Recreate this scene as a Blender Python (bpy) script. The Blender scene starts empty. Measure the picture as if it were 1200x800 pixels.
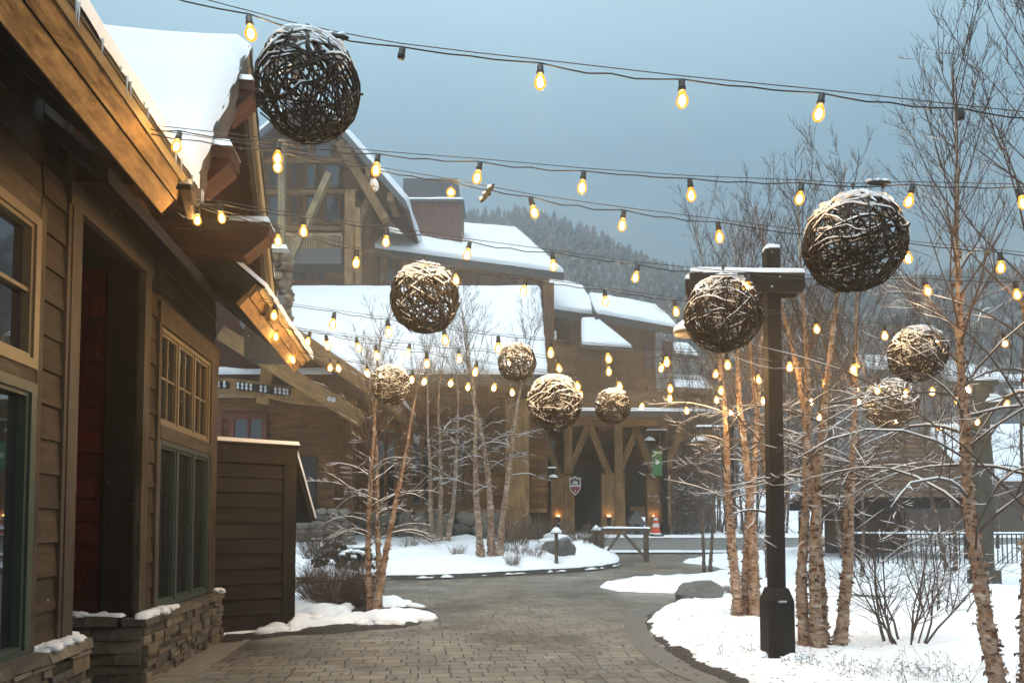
import bpy, math, random
from mathutils import Vector, Matrix, noise
from mathutils.geometry import delaunay_2d_cdt

rnd = random.Random(11)
S = bpy.context.scene
COL = S.collection
V = Vector

# ------------------------------------------------------------------ camera geometry (photo is 1200 x 800)
FPX, CAMZ, PITCH, SHIFT = 870.0, 1.6, math.radians(2.66), 173.0
CP, SP = math.cos(PITCH), math.sin(PITCH)
CAM = V((0, 0, CAMZ))

def ray(px, py):
    xc, yc = (px - 600) / FPX, (400 - py + SHIFT) / FPX
    return V((xc, CP - yc * SP, SP + yc * CP))

def at(px, py, Y):
    d = ray(px, py)
    return CAM + d * (Y / d.y)

def zg(Y):
    """height of the gently rising ground"""
    return max(0.0, (Y - 14.0) * 0.028)

def gnd(px, py, h=0.0):
    d = ray(px, py)
    p = CAM + d * ((h - CAMZ) / d.z)
    if p.y > 14.0 or d.z >= 0:
        # intersect z = (y-14)*.028 + h
        t = (h - CAMZ - 14 * 0.028) / (d.z - 0.028 * d.y)
        p = CAM + d * t
    return p

# ------------------------------------------------------------------ mesh builder
class MB:
    def __init__(self):
        self.v, self.f, self.uv, self.sm = [], [], [], []
        self.use_uv = True

    def face(self, idx, uvs=None, smooth=False):
        self.f.append(idx)
        self.sm.append(smooth)
        if self.use_uv:
            if uvs is None:
                p = [self.v[i] for i in idx]
                e0 = V(p[1]) - V(p[0]); e1 = V(p[-1]) - V(p[0])
                n = e0.cross(e1)
                U = e0 if e0.length >= e1.length else e1
                U = U.normalized() if U.length > 1e-9 else V((1, 0, 0))
                W = n.normalized().cross(U) if n.length > 1e-12 else V((0, 1, 0))
                ou, ov = getattr(self, 'off', (0, 0))
                uvs = [((V(q) - V(p[0])).dot(U) + ou, (V(q) - V(p[0])).dot(W) + ov) for q in p]
            self.uv.append(uvs)

    def newoff(self):
        self.off = (rnd.uniform(0, 50), rnd.uniform(0, 50))

    def quad(self, a, b, c, d, smooth=False):
        self.newoff()
        i = len(self.v)
        self.v += [tuple(a), tuple(b), tuple(c), tuple(d)]
        self.face((i, i + 1, i + 2, i + 3), smooth=smooth)

    def poly(self, pts):
        self.newoff()
        i = len(self.v)
        self.v += [tuple(p) for p in pts]
        self.face(tuple(range(i, i + len(pts))))

    def hexa(self, p):
        """p: 8 points, 0-3 bottom loop, 4-7 top loop above them"""
        self.newoff()
        i = len(self.v)
        self.v += [tuple(q) for q in p]
        c = sum((V(q) for q in p), V((0, 0, 0))) / 8
        for q in ((0, 3, 2, 1), (4, 5, 6, 7), (0, 1, 5, 4), (1, 2, 6, 5), (2, 3, 7, 6), (3, 0, 4, 7)):
            a, b, d = V(p[q[0]]), V(p[q[1]]), V(p[q[3]])
            m = sum((V(p[k]) for k in q), V((0, 0, 0))) / 4
            if (b - a).cross(d - a).dot(m - c) < 0:
                q = q[::-1]
            self.face(tuple(i + k for k in q))

    def box(self, lo, hi, T=None):
        x0, y0, z0 = lo; x1, y1, z1 = hi
        p = [(x0, y0, z0), (x1, y0, z0), (x1, y1, z0), (x0, y1, z0), (x0, y0, z1), (x1, y0, z1), (x1, y1, z1), (x0, y1, z1)]
        if T: p = [T(*q) for q in p]
        self.hexa(p)

    def beam(self, p, q, w, h, up=(0, 0, 1)):
        p, q, up = V(p), V(q), V(up)
        d = (q - p).normalized()
        s = d.cross(up).normalized()
        u = s.cross(d).normalized()
        s, u = s * w / 2, u * h / 2
        self.hexa([p - s - u, p + s - u, q + s - u, q - s - u, p - s + u, p + s + u, q + s + u, q - s + u])

    def prism(self, pts, vec):
        """polygon extruded along vec"""
        self.newoff()
        i, n, vec = len(self.v), len(pts), V(vec)
        pts = [V(p) for p in pts]
        nn = V((0, 0, 0))
        for k in range(n):
            nn += pts[k].cross(pts[(k + 1) % n])
        if nn.dot(vec) > 0: pts = pts[::-1]
        self.v += [tuple(p) for p in pts] + [tuple(p + vec) for p in pts]
        self.face(tuple(range(i, i + n)))
        self.face(tuple(range(i + 2 * n - 1, i + n - 1, -1)))
        for k in range(n):
            k2 = (k + 1) % n
            self.face((i + k2, i + k, i + n + k, i + n + k2))

    def tube(self, pts, rad, n=4, cap=False, closed=False):
        i0, m = len(self.v), len(pts)
        ref = V((0.31, 0.17, 0.93))
        ring = [(math.cos(2 * math.pi * k / n), math.sin(2 * math.pi * k / n)) for k in range(n)]
        for j in range(m):
            a = pts[j - 1] if (j > 0 or closed) else pts[j]
            b = pts[(j + 1) % m] if (j < m - 1 or closed) else pts[j]
            d = b - a
            if d.length_squared < 1e-14: d = V((0, 0, 1))
            d.normalize()
            if abs(d.dot(ref)) > .97: ref = V((0.9, 0.3, 0.1))
            s = d.cross(ref); s.normalize()
            u = s.cross(d)
            r = rad[j] if isinstance(rad, (list, tuple)) else rad
            c = pts[j]
            for cs, sn in ring:
                self.v.append((c.x + (s.x * cs + u.x * sn) * r, c.y + (s.y * cs + u.y * sn) * r, c.z + (s.z * cs + u.z * sn) * r))
        for j in range(m if closed else m - 1):
            a0, b0 = i0 + j * n, i0 + ((j + 1) % m) * n
            for k in range(n):
                k2 = (k + 1) % n
                self.f.append((a0 + k, a0 + k2, b0 + k2, b0 + k)); self.sm.append(True)
                if self.use_uv: self.uv.append([(0, 0)] * 4)
        if cap and not closed:
            self.f.append(tuple(range(i0 + n - 1, i0 - 1, -1))); self.sm.append(False)
            self.f.append(tuple(range(i0 + (m - 1) * n, i0 + m * n))); self.sm.append(False)
            if self.use_uv: self.uv += [[(0, 0)] * n] * 2

    def lathe(self, prof, c=(0, 0, 0), n=10):
        i0 = len(self.v)
        for r, z in prof:
            for k in range(n):
                a = 2 * math.pi * k / n
                self.v.append((c[0] + r * math.cos(a), c[1] + r * math.sin(a), c[2] + z))
        for j in range(len(prof) - 1):
            for k in range(n):
                k2 = (k + 1) % n
                self.f.append((i0 + j * n + k, i0 + j * n + k2, i0 + (j + 1) * n + k2, i0 + (j + 1) * n + k)); self.sm.append(True)
                if self.use_uv: self.uv.append([(0, 0)] * 4)

    def blob(self, c, r, seed=0, amp=.25, nu=8, nv=5, smooth=True, freq=1.3):
        """rough rounded lump; r = (rx, ry, rz)"""
        i0 = len(self.v)
        o = V((seed * 7.31, seed * 3.17, seed * 1.93))
        for j in range(nv + 1):
            th = math.pi * j / nv
            for k in range(nu):
                ph = 2 * math.pi * k / nu
                d = V((math.sin(th) * math.cos(ph), math.sin(th) * math.sin(ph), math.cos(th)))
                s = 1 + amp * noise.noise(d * freq + o) * 1.6
                self.v.append((c[0] + d.x * r[0] * s, c[1] + d.y * r[1] * s, c[2] + d.z * r[2] * s))
        for j in range(nv):
            for k in range(nu):
                k2 = (k + 1) % nu
                self.f.append((i0 + j * nu + k2, i0 + j * nu + k, i0 + (j + 1) * nu + k, i0 + (j + 1) * nu + k2)); self.sm.append(smooth)
                if self.use_uv: self.uv.append([(0, 0)] * 4)

    def patch(self, p00, p10, p11, p01, t, nu, nv, edge=.15, amp=.25, seed=0, freq=1.5, up=None, skirt=True):
        """snow lying on a four-cornered surface: thickness t that rounds off at the edges"""
        p00, p10, p11, p01 = V(p00), V(p10), V(p11), V(p01)
        n = (p10 - p00).cross(p01 - p00).normalized()
        if n.z < 0: n = -n
        if up is not None: n = V(up)
        Lu = ((p10 - p00).length + (p11 - p01).length) / 2
        Lv = ((p01 - p00).length + (p11 - p10).length) / 2
        i0 = len(self.v)
        def spaced(k, m, L):
            e = min(edge * 1.6 / max(L, 1e-6), .3)
            if k == 0: return 0.
            if k == m: return 1.
            if m < 5: return k / m
            if k == 1: return e * .3
            if k == m - 1: return 1 - e * .3
            return e + (1 - 2 * e) * (k - 2) / (m - 4)
        for j in range(nv + 1):
            b = spaced(j, nv, Lv)
            for i in range(nu + 1):
                a = spaced(i, nu, Lu)
                p = (p00 * (1 - a) + p10 * a) * (1 - b) + (p01 * (1 - a) + p11 * a) * b
                d = min(a * Lu, (1 - a) * Lu, b * Lv, (1 - b) * Lv)
                x = min(d / edge, 1)
                h = t * math.sqrt(max(0, 1 - (1 - x) ** 2))
                nz = noise.noise(p * freq + V((seed, seed, 0)))
                h *= 1 + amp * nz
                if d < 1e-6:
                    p = p + V((noise.noise(p * 5 + V((seed, 2, 0))), noise.noise(p * 5 + V((3, seed, 0))), 0)) * t * .3
                    h = -.01
                q = p + n * h
                self.v.append(tuple(q))
        w = nu + 1
        for j in range(nv):
            for i in range(nu):
                f = (i0 + j * w + i, i0 + j * w + i + 1, i0 + (j + 1) * w + i + 1, i0 + (j + 1) * w + i)
                if ((V(p10) - p00).cross(p01 - p00)).dot(n) < 0: f = f[::-1]
                self.f.append(f); self.sm.append(True)
                if self.use_uv: self.uv.append([(0, 0)] * 4)

    def build(self, name, mat, parent=None):
        me = bpy.data.meshes.new(name)
        vs = self.v
        if parent is not None:
            inv = WM[parent.name].inverted()
            vs = [tuple(inv @ V(q)) for q in vs]
        me.from_pydata(vs, [], self.f)
        if self.use_uv and self.uv:
            ul = me.uv_layers.new(name='UVMap')
            flat = [c for fu in self.uv for p in fu for c in p]
            ul.data.foreach_set('uv', flat)
        me.polygons.foreach_set('use_smooth', self.sm)
        if isinstance(mat, str): mat = M[mat]
        me.materials.append(mat)
        me.update()
        o = bpy.data.objects.new(name, me)
        COL.objects.link(o)
        WM[o.name] = WM[parent.name].copy() if parent is not None else Matrix.Identity(4)
        if parent is not None: o.parent = parent
        return o

WM = {}   # world matrices of what has been made

def tag(o, label=None, cat=None, group=None, kind=None):
    if label: o['label'] = label
    if cat: o['category'] = cat
    if group: o['group'] = group
    if kind: o['kind'] = kind
    return o

def thing(name, loc, label, cat, group=None, rz=0.0):
    o = bpy.data.objects.new(name, None)
    o.empty_display_size = .2
    COL.objects.link(o)
    o.location = loc; o.rotation_euler = (0, 0, rz)
    WM[o.name] = Matrix.Translation(V(loc)) @ Matrix.Rotation(rz, 4, 'Z')
    return tag(o, label, cat, group)

def copy_tree(o, loc=None, rz=None, scale=None, parent=None):
    c = o.copy()
    COL.objects.link(c)
    if parent is not None: c.parent = parent
    if loc is not None: c.location = loc
    if rz is not None: c.rotation_euler = (0, 0, rz)
    if scale is not None: c.scale = (scale,) * 3 if isinstance(scale, (int, float)) else scale
    for ch in list(o.children):
        copy_tree(ch, parent=c)
    return c

# ------------------------------------------------------------------ materials
M = {}
class NT:
    def __init__(self, name):
        self.m = bpy.data.materials.new(name)
        self.m.use_nodes = True
        self.t = self.m.node_tree
        self.bsdf = self.t.nodes['Principled BSDF']
        M[name] = self.m
    def n(self, typ, **kw):
        nd = self.t.nodes.new(typ)
        for k, v in kw.items():
            if k in nd.inputs.keys() if isinstance(k, str) else False: nd.inputs[k].default_value = v
            else: setattr(nd, k, v)
        return nd
    def l(self, a, b): self.t.links.new(a, b)
    def coord(self, which='Object', scale=(1, 1, 1), rot=(0, 0, 0)):
        tc = self.n('ShaderNodeTexCoord'); mp = self.n('ShaderNodeMapping')
        mp.inputs['Scale'].default_value = scale; mp.inputs['Rotation'].default_value = rot
        self.l(tc.outputs[which], mp.inputs['Vector'])
        return mp.outputs['Vector']
    def noise(self, vec, scale=5, detail=6, rough=.6, dist=0.0):
        nd = self.n('ShaderNodeTexNoise')
        nd.inputs['Scale'].default_value = scale; nd.inputs['Detail'].default_value = detail
        nd.inputs['Roughness'].default_value = rough; nd.inputs['Distortion'].default_value = dist
        if vec is not None: self.l(vec, nd.inputs['Vector'])
        return nd.outputs['Fac']
    def ramp(self, fac, stops):
        r = self.n('ShaderNodeValToRGB')
        e = r.color_ramp.elements
        while len(e) < len(stops): e.new(.5)
        for k, (p, c) in enumerate(stops):
            e[k].position = p; e[k].color = (*c, 1) if len(c) == 3 else c
        self.l(fac, r.inputs['Fac'])
        return r.outputs['Color']
    def mix(self, a, b, fac, blend='MIX'):
        nd = self.n('ShaderNodeMix'); nd.data_type = 'RGBA'; nd.blend_type = blend
        for sock, val in ((nd.inputs[6], a), (nd.inputs[7], b), (nd.inputs[0], fac)):
            if hasattr(val, 'links'): self.l(val, sock)
            elif isinstance(val, tuple): sock.default_value = (*val, 1)
            else: sock.default_value = val
        return nd.outputs[2]
    def math(self, op, a, b=None):
        nd = self.n('ShaderNodeMath'); nd.operation = op
        for sock, val in zip(nd.inputs, (a, b)):
            if val is None: continue
            if hasattr(val, 'links'): self.l(val, sock)
            else: sock.default_value = val
        return nd.outputs[0]
    def mrange(self, v, a, b, c, d):
        nd = self.n('ShaderNodeMapRange')
        self.l(v, nd.inputs['Value'])
        for k, x in zip(('From Min', 'From Max', 'To Min', 'To Max'), (a, b, c, d)): nd.inputs[k].default_value = x
        return nd.outputs['Result']
    def island(self):
        return self.n('ShaderNodeNewGeometry').outputs['Random Per Island']
    def bump(self, h, strength=.3, dist=.02):
        nd = self.n('ShaderNodeBump'); nd.inputs['Strength'].default_value = strength; nd.inputs['Distance'].default_value = dist
        self.l(h, nd.inputs['Height']); self.l(nd.outputs['Normal'], self.bsdf.inputs['Normal'])
    def out(self, color=None, rough=None, spec=None):
        b = self.bsdf
        if color is not None:
            if hasattr(color, 'links'): self.l(color, b.inputs['Base Color'])
            else: b.inputs['Base Color'].default_value = (*color, 1)
        if rough is not None:
            if hasattr(rough, 'links'): self.l(rough, b.inputs['Roughness'])
            else: b.inputs['Roughness'].default_value = rough
        if spec is not None: b.inputs['Specular IOR Level'].default_value = spec
        return self.m

def wood(name, dark, mid, light, rough=.75, su=.9, sv=16, isl=.35, knots=.5, bump=.35, weather=None, blotch=None):
    t = NT(name)
    uv = t.coord('UV', (su, sv, 1))
    g = t.noise(uv, 1.0, 9, .62, .8)
    c = t.ramp(g, [(.28, dark), (.5, mid), (.72, light)])
    b = t.noise(t.coord('UV', (1.1, 2.2, 1)), 1.3, 4, .6)
    c = t.mix(c, t.ramp(b, [(.3, (.45, .42, .4)), (.65, (1.12, 1.08, 1.0))]), 1.0, 'MULTIPLY')
    if blotch:
        b2 = t.noise(t.coord('UV', (2.6, 9, 1)), 1.6, 7, .72, .6)
        c = t.mix(c, t.ramp(b2, [(.34, blotch), (.56, (1.0, 1.0, 1.0)), (.72, (1.3, 1.25, 1.15))]), 1.0, 'MULTIPLY')
    if knots > 0:
        vo = t.n('ShaderNodeTexVoronoi'); vo.inputs['Scale'].default_value = 1.0
        t.l(t.coord('UV', (1.5, 4.2, 1)), vo.inputs['Vector'])
        k = t.mrange(t.math('ADD', vo.outputs['Distance'], t.math('MULTIPLY', g, .12)), .1, .24, knots, 0)
        c = t.mix(c, tuple(x * .22 for x in dark), k)
    if weather:
        w = t.noise(t.coord('Object', (1, 1, .35)), 1.7, 5, .65)
        c = t.mix(c, weather, t.mrange(w, .42, .7, 0, .75))
    hs = t.n('ShaderNodeHueSaturation')
    t.l(c, hs.inputs['Color'])
    t.l(t.mrange(t.island(), 0, 1, 1 - isl, 1 + isl), hs.inputs['Value'])
    t.bump(g, bump, .006)
    return t.out(hs.outputs['Color'], rough, .3)

def plain(name, color, rough=.6, metal=0, nz=.25, scale=8, bump=.1, spec=.4):
    t = NT(name)
    g = t.noise(t.coord('Object'), scale, 6, .65)
    c = t.mix(tuple(x * (1 - nz) for x in color), tuple(min(1, x * (1 + nz)) for x in color), g)
    t.bsdf.inputs['Metallic'].default_value = metal
    if bump: t.bump(g, bump, .01)
    return t.out(c, rough, spec)

def stone_mat(name, cols, rough=.85):
    t = NT(name)
    isl = t.island()
    n = len(cols)
    c = t.ramp(isl, [(k / max(1, n - 1), col) for k, col in enumerate(cols)])
    g = t.noise(t.coord('Object'), 9, 9, .7)
    c = t.mix(c, t.ramp(g, [(.25, (.45, .45, .45)), (.7, (1.25, 1.2, 1.15))]), 1.0, 'MULTIPLY')
    t.bump(g, .6, .02)
    return t.out(c, rough, .3)

def glass_mat(name, base, rough=.04, ior=1.7):
    t = NT(name)
    g = t.noise(t.coord('Object'), 1.2, 2)
    t.bump(g, .02, .02)
    t.bsdf.inputs['IOR'].default_value = ior
    return t.out(base, rough, .5)

# woods
wood('wood_siding', (.018, .010, .005), (.050, .031, .0175), (.088, .059, .036), isl=.34, weather=(.060, .043, .029), blotch=(.5, .46, .42))
wood('wood_trim_grey', (.036, .025, .016), (.076, .056, .037), (.125, .096, .067), isl=.15, weather=(.086, .069, .052), blotch=(.55, .52, .48))
wood('wood_fascia', (.12, .068, .024), (.33, .205, .085), (.50, .34, .16), isl=.12, knots=.9, bump=.7, weather=(.17, .10, .045), blotch=(.22, .17, .12))
wood('wood_red', (.022, .006, .004), (.050, .014, .008), (.080, .024, .013), isl=.2, knots=.2)
wood('wood_redboard', (.07, .024, .010), (.14, .05, .02), (.20, .078, .032), isl=.2, knots=.2)
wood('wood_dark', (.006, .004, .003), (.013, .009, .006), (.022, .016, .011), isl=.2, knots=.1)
wood('wood_shed', (.014, .0105, .0075), (.025, .0195, .0145), (.040, .032, .024), isl=.16, knots=.1, bump=.2)
wood('wood_shed_grey', (.07, .07, .065), (.11, .11, .10), (.15, .15, .14), isl=.12, knots=.1, bump=.2)
wood('wood_post', (.007, .0045, .003), (.0145, .0095, .0065), (.025, .017, .012), isl=.15, knots=.2)
wood('wood_lodge', (.085, .036, .011), (.16, .075, .024), (.235, .120, .044), isl=.25, knots=.15)  # brown warmed so the colour carries the bulbs' golden glare
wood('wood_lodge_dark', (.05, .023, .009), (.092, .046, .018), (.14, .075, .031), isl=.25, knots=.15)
wood('wood_timber', (.17, .095, .040), (.29, .170, .075), (.40, .25, .118), isl=.15, knots=.2)
wood('wood_pale', (.20, .15, .085), (.33, .255, .15), (.43, .345, .215), isl=.15, knots=.2)
wood('wood_barrier', (.09, .07, .055), (.16, .13, .10), (.22, .18, .145), isl=.2, knots=.2)
wood('shingle_red', (.030, .004, .003), (.062, .008, .006), (.095, .015, .010), isl=.3, knots=0, bump=.5)
wood('shingle_brown', (.055, .029, .014), (.10, .055, .028), (.15, .088, .047), isl=.35, knots=0, bump=.5)
# frames, metals
plain('frame_tan', (.17, .13, .078), .5, nz=.2)
plain('frame_green', (.045, .060, .047), .5, nz=.2)
plain('frame_red', (.13, .035, .022), .5, nz=.2)
plain('frame_dark', (.03, .03, .03), .4)
plain('post_olive', (.060, .052, .034), .6, nz=.3)
plain('black_metal', (.015, .015, .016), .45, .6)
plain('bolt_steel', (.55, .56, .58), .35, .9)
plain('grey_metal', (.20, .21, .22), .45, .7)
plain('dark_fascia', (.055, .050, .045), .6)
plain('slate_fascia', (.085, .09, .095), .6)
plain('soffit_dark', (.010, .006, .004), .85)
plain('void_dark', (.012, .010, .009), .9)
plain('concrete', (.30, .29, .265), .85, scale=3, nz=.3)
plain('kerb_stone', (.115, .112, .105), .85, scale=4, nz=.35, bump=.4)
plain('soil', (.040, .032, .026), .9, scale=12, nz=.6, bump=.9)
plain('rubber_black', (.012, .012, .012), .55)
plain('cord_black', (.012, .012, .013), .5)
plain('wire_steel', (.06, .055, .05), .45, .5)
plain('vine', (.015, .010, .007), .8, scale=20, nz=.6)
plain('twig', (.075, .050, .038), .8, scale=12, nz=.4)
plain('twig_grey', (.14, .115, .10), .85, scale=12, nz=.4)
plain('shrub_twig', (.13, .085, .058), .85, scale=12, nz=.45)
plain('shrub_pale', (.27, .215, .165), .85, scale=12, nz=.35)
plain('dry_grass', (.34, .25, .15), .85, scale=12, nz=.4)
plain('evergreen', (.018, .028, .020), .8, scale=15, nz=.5)
plain('boulder', (.125, .122, .115), .85, scale=3.5, nz=.6, bump=1.0)
plain('brick_grey', (.2, .2, .2), .8)
plain('cone_orange', (.75, .075, .025), .5, nz=.08)
plain('cone_white', (.75, .75, .75), .4, nz=.08)
plain('banner_green', (.045, .22, .075), .7, nz=.1)
plain('paint_white', (.72, .71, .68), .6, nz=.08)
plain('sign_purple', (.075, .035, .085), .5, nz=.1)
plain('sign_red', (.24, .03, .035), .5, nz=.1)
plain('house_grey', (.15, .15, .155), .8, nz=.2)
plain('wall_green', (.045, .052, .042), .8, nz=.2)
glass_mat('glass', (.012, .014, .016), .03, 2.5)
glass_mat('glass_far', (.055, .065, .075), .12, 2.0)  # blue-grey base colour stands in for reflected sky

def birch_bark():
    t = NT('birch_bark')
    v = t.coord('Object', (1, 1, .9))
    a = t.noise(v, 7, 6, .65)
    c = t.ramp(a, [(.3, (.20, .125, .085)), (.5, (.37, .245, .165)), (.7, (.53, .39, .285))])
    b = t.noise(t.coord('Object', (5, 5, 15)), 1.8, 6, .75)
    c = t.mix(c, (.05, .028, .020), t.mrange(b, .53, .62, 0, .92))
    p = t.noise(t.coord('Object', (2, 2, 5)), 1.3, 4, .7)
    c = t.mix(c, (.66, .58, .49), t.mrange(p, .54, .66, 0, .85))
    t.bump(t.math('ADD', a, b), 1.0, .03)
    t.out(c, .8, .25)
birch_bark()
def curl_mat():
    t = NT('bark_curl'); t.out(t.ramp(t.island(), [(0, (.06, .028, .016)), (.35, (.17, .075, .040)), (.65, (.34, .19, .11)), (1, (.55, .42, .31))]), .8, .2)
curl_mat()

def bark_far():
    t = NT('bark_far')
    a = t.noise(t.coord('Object', (1, 1, 2)), 5, 5, .7)
    t.out(t.ramp(a, [(.35, (.05, .034, .025)), (.65, (.17, .125, .095))]), .85, .2)
bark_far()

def snow_mat(name, tint=(.86, .875, .90), sc=6):
    t = NT(name)
    v = t.coord('Object')
    a = t.noise(v, sc, 8, .65)
    b = t.noise(v, sc * 9, 4, .7)
    c = t.mix(tuple(x * .94 for x in tint), tint, a)
    if sc < 3:
        d_ = t.noise(t.coord('Object', (1, .35, .35)), 3.5, 6, .7)
        a = t.math('ADD', a, t.math('MULTIPLY', d_, .8))
    t.bump(t.math('ADD', a, t.math('MULTIPLY', b, .25)), .5, .045)
    t.bsdf.inputs['Subsurface Weight'].default_value = 0
    t.out(c, .65, .3)
snow_mat('snow')
snow_mat('snow_roof', (.74, .765, .80), 1.2)

def brick_mat():
    t = NT('brick_red')
    br = t.n('ShaderNodeTexBrick')
    t.l(t.coord('UV', (1, 1, 1)), br.inputs['Vector'])
    br.inputs['Color1'].default_value = (.105, .042, .030, 1); br.inputs['Color2'].default_value = (.15, .065, .045, 1)
    br.inputs['Mortar'].default_value = (.14, .11, .1, 1)
    br.inputs['Scale'].default_value = 1.0; br.inputs['Brick Width'].default_value = .42; br.inputs['Row Height'].default_value = .16
    br.inputs['Mortar Size'].default_value = .015
    t.out(br.outputs['Color'], .85, .3)
brick_mat()
stone_mat('ledge_stone', [(.06, .05, .04), (.17, .14, .10), (.10, .09, .075), (.24, .20, .15), (.09, .085, .08), (.20, .15, .10)])
stone_mat('field_stone', [(.15, .14, .125), (.24, .225, .195), (.11, .105, .10), (.30, .27, .22), (.18, .165, .145)])
plain('mortar', (.055, .050, .044), .95)

def paver_mat():
    t = NT('pavers')
    v = t.coord('Object', (1, 1, 1), (0, 0, math.radians(-7)))
    wob = t.n('ShaderNodeTexNoise'); wob.inputs['Scale'].default_value = 2.2; wob.inputs['Detail'].default_value = 3
    t.l(v, wob.inputs['Vector'])
    vm = t.n('ShaderNodeVectorMath'); vm.operation = 'MULTIPLY_ADD'
    t.l(wob.outputs['Color'], vm.inputs[0]); vm.inputs[1].default_value = (.035, .035, 0); t.l(v, vm.inputs[2])
    br = t.n('ShaderNodeTexBrick')
    t.l(vm.outputs[0], br.inputs['Vector'])
    br.offset = .42; br.squash = .62; br.squash_frequency = 3; br.offset_frequency = 2
    br.inputs['Color1'].default_value = (.176, .150, .116, 1); br.inputs['Color2'].default_value = (.255, .218, .168, 1)
    br.inputs['Mortar'].default_value = (.040, .034, .028, 1)
    br.inputs['Scale'].default_value = 1.0; br.inputs['Brick Width'].default_value = .34; br.inputs['Row Height'].default_value = .225
    br.inputs['Mortar Size'].default_value = .010; br.inputs['Mortar Smooth'].default_value = .35; br.inputs['Bias'].default_value = 0
    c = br.outputs['Color']
    big = t.noise(v, .45, 5, .6)
    c = t.mix(c, t.ramp(big, [(.3, (.72, .71, .70)), (.7, (1.15, 1.14, 1.12))]), 1.0, 'MULTIPLY')
    wet = t.mrange(t.noise(v, .55, 6, .65), .47, .60, 0, 1)
    c = t.mix(c, t.mix(c, (.52, .50, .47), 1.0, 'MULTIPLY'), t.math('MULTIPLY', wet, .8))
    fine = t.noise(v, 26, 6, .75)
    c = t.mix(c, t.ramp(fine, [(.3, (.75, .75, .75)), (.72, (1.2, 1.2, 1.2))]), 1.0, 'MULTIPLY')
    dust = t.noise(v, 1.6, 7, .72)
    c = t.mix(c, (.46, .46, .47), t.mrange(dust, .56, .80, 0, .42))
    h = t.math('SUBTRACT', t.math('MULTIPLY', fine, .25), br.outputs['Fac'])
    t.bump(h, .55, .012)
    rg = t.mrange(t.noise(v, 1.1, 5, .6), .3, .7, .26, .60)
    t.out(c, t.math('SUBTRACT', rg, t.math('MULTIPLY', wet, .16)), .5)
paver_mat()
import numpy as np
# ------------------------------------------------------------------ camera, world, light
cd = bpy.data.cameras.new('camera')
cam = bpy.data.objects.new('camera', cd); COL.objects.link(cam)
cam.location = CAM
cam.rotation_euler = (math.radians(90) + PITCH, 0, 0)
cd.sensor_fit = 'HORIZONTAL'; cd.sensor_width = 36
cd.lens = FPX / 1200 * 36
cd.shift_y = SHIFT / 1200
cd.clip_start = .05; cd.clip_end = 3000
S.camera = cam

SUN_EL, SUN_AZ = math.radians(76), math.radians(200)      # sun behind the cloud, behind the camera
w = bpy.data.worlds.new('World'); S.world = w; w.use_nodes = True
t = w.node_tree; bg = t.nodes['Background']
sky = t.nodes.new('ShaderNodeTexSky'); sky.sky_type = 'NISHITA'; sky.sun_disc = False
sky.sun_elevation = SUN_EL; sky.sun_rotation = SUN_AZ; sky.air_density = 1.2; sky.dust_density = 3; sky.ozone_density = 2
tc = t.nodes.new('ShaderNodeTexCoord'); sx = t.nodes.new('ShaderNodeSeparateXYZ')
t.links.new(tc.outputs['Generated'], sx.inputs[0])
rp = t.nodes.new('ShaderNodeValToRGB')
els = rp.color_ramp.elements
stops = [(0.0, (.098, .138, .166)), (.22, (.110, .184, .228)), (.45, (.124, .240, .310)), (.65, (.44, .65, .74)), (1.0, (1.05, 1.22, 1.28))]
while len(els) < len(stops): els.new(.5)
for e, (p, c) in zip(els, stops): e.position = p; e.color = (*c, 1)
t.links.new(sx.outputs['Z'], rp.inputs[0])
nz = t.nodes.new('ShaderNodeTexNoise'); nz.inputs['Scale'].default_value = 1.6; nz.inputs['Detail'].default_value = 5; nz.inputs['Roughness'].default_value = .5
mp = t.nodes.new('ShaderNodeMapping'); mp.inputs['Scale'].default_value = (1, 1, 2.6)
t.links.new(tc.outputs['Generated'], mp.inputs[0]); t.links.new(mp.outputs[0], nz.inputs['Vector'])
cl = t.nodes.new('ShaderNodeMapRange'); cl.inputs['From Min'].default_value = .3; cl.inputs['From Max'].default_value = .7
cl.inputs['To Min'].default_value = 8.7; cl.inputs['To Max'].default_value = 11.3
t.links.new(nz.outputs['Fac'], cl.inputs['Value'])
sc_ = t.nodes.new('ShaderNodeVectorMath'); sc_.operation = 'SCALE'
t.links.new(rp.outputs['Color'], sc_.inputs[0]); t.links.new(cl.outputs['Result'], sc_.inputs['Scale'])
mx = t.nodes.new('ShaderNodeMix'); mx.data_type = 'RGBA'; mx.inputs[0].default_value = .86
t.links.new(sky.outputs[0], mx.inputs[6]); t.links.new(sc_.outputs[0], mx.inputs[7])
t.links.new(mx.outputs[2], bg.inputs['Color'])
bg.inputs['Strength'].default_value = .10

sl = bpy.data.lights.new('sun', 'SUN'); sl.energy = 1.5; sl.angle = math.radians(30); sl.color = (.93, .985, 1.0)
so = bpy.data.objects.new('sun', sl); COL.objects.link(so)
sd = V((math.sin(SUN_AZ) * math.cos(SUN_EL), math.cos(SUN_AZ) * math.cos(SUN_EL), math.sin(SUN_EL)))
so.rotation_euler = sd.to_track_quat('Z', 'Y').to_euler()

S.view_settings.view_transform = 'Standard'; S.view_settings.look = 'None'
S.view_settings.exposure = .68; S.view_settings.gamma = 1
S.cycles.use_denoising = True
try: S.cycles.denoiser = 'OPENIMAGEDENOISE'
except Exception: pass
S.cycles.max_bounces = 6; S.cycles.diffuse_bounces = 3; S.cycles.glossy_bounces = 3; S.cycles.transparent_max_bounces = 16
S.cycles.volume_bounces = 1
S.cycles.sample_clamp_indirect = 5.0
S.cycles.caustics_reflective = False; S.cycles.caustics_refractive = False

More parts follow.
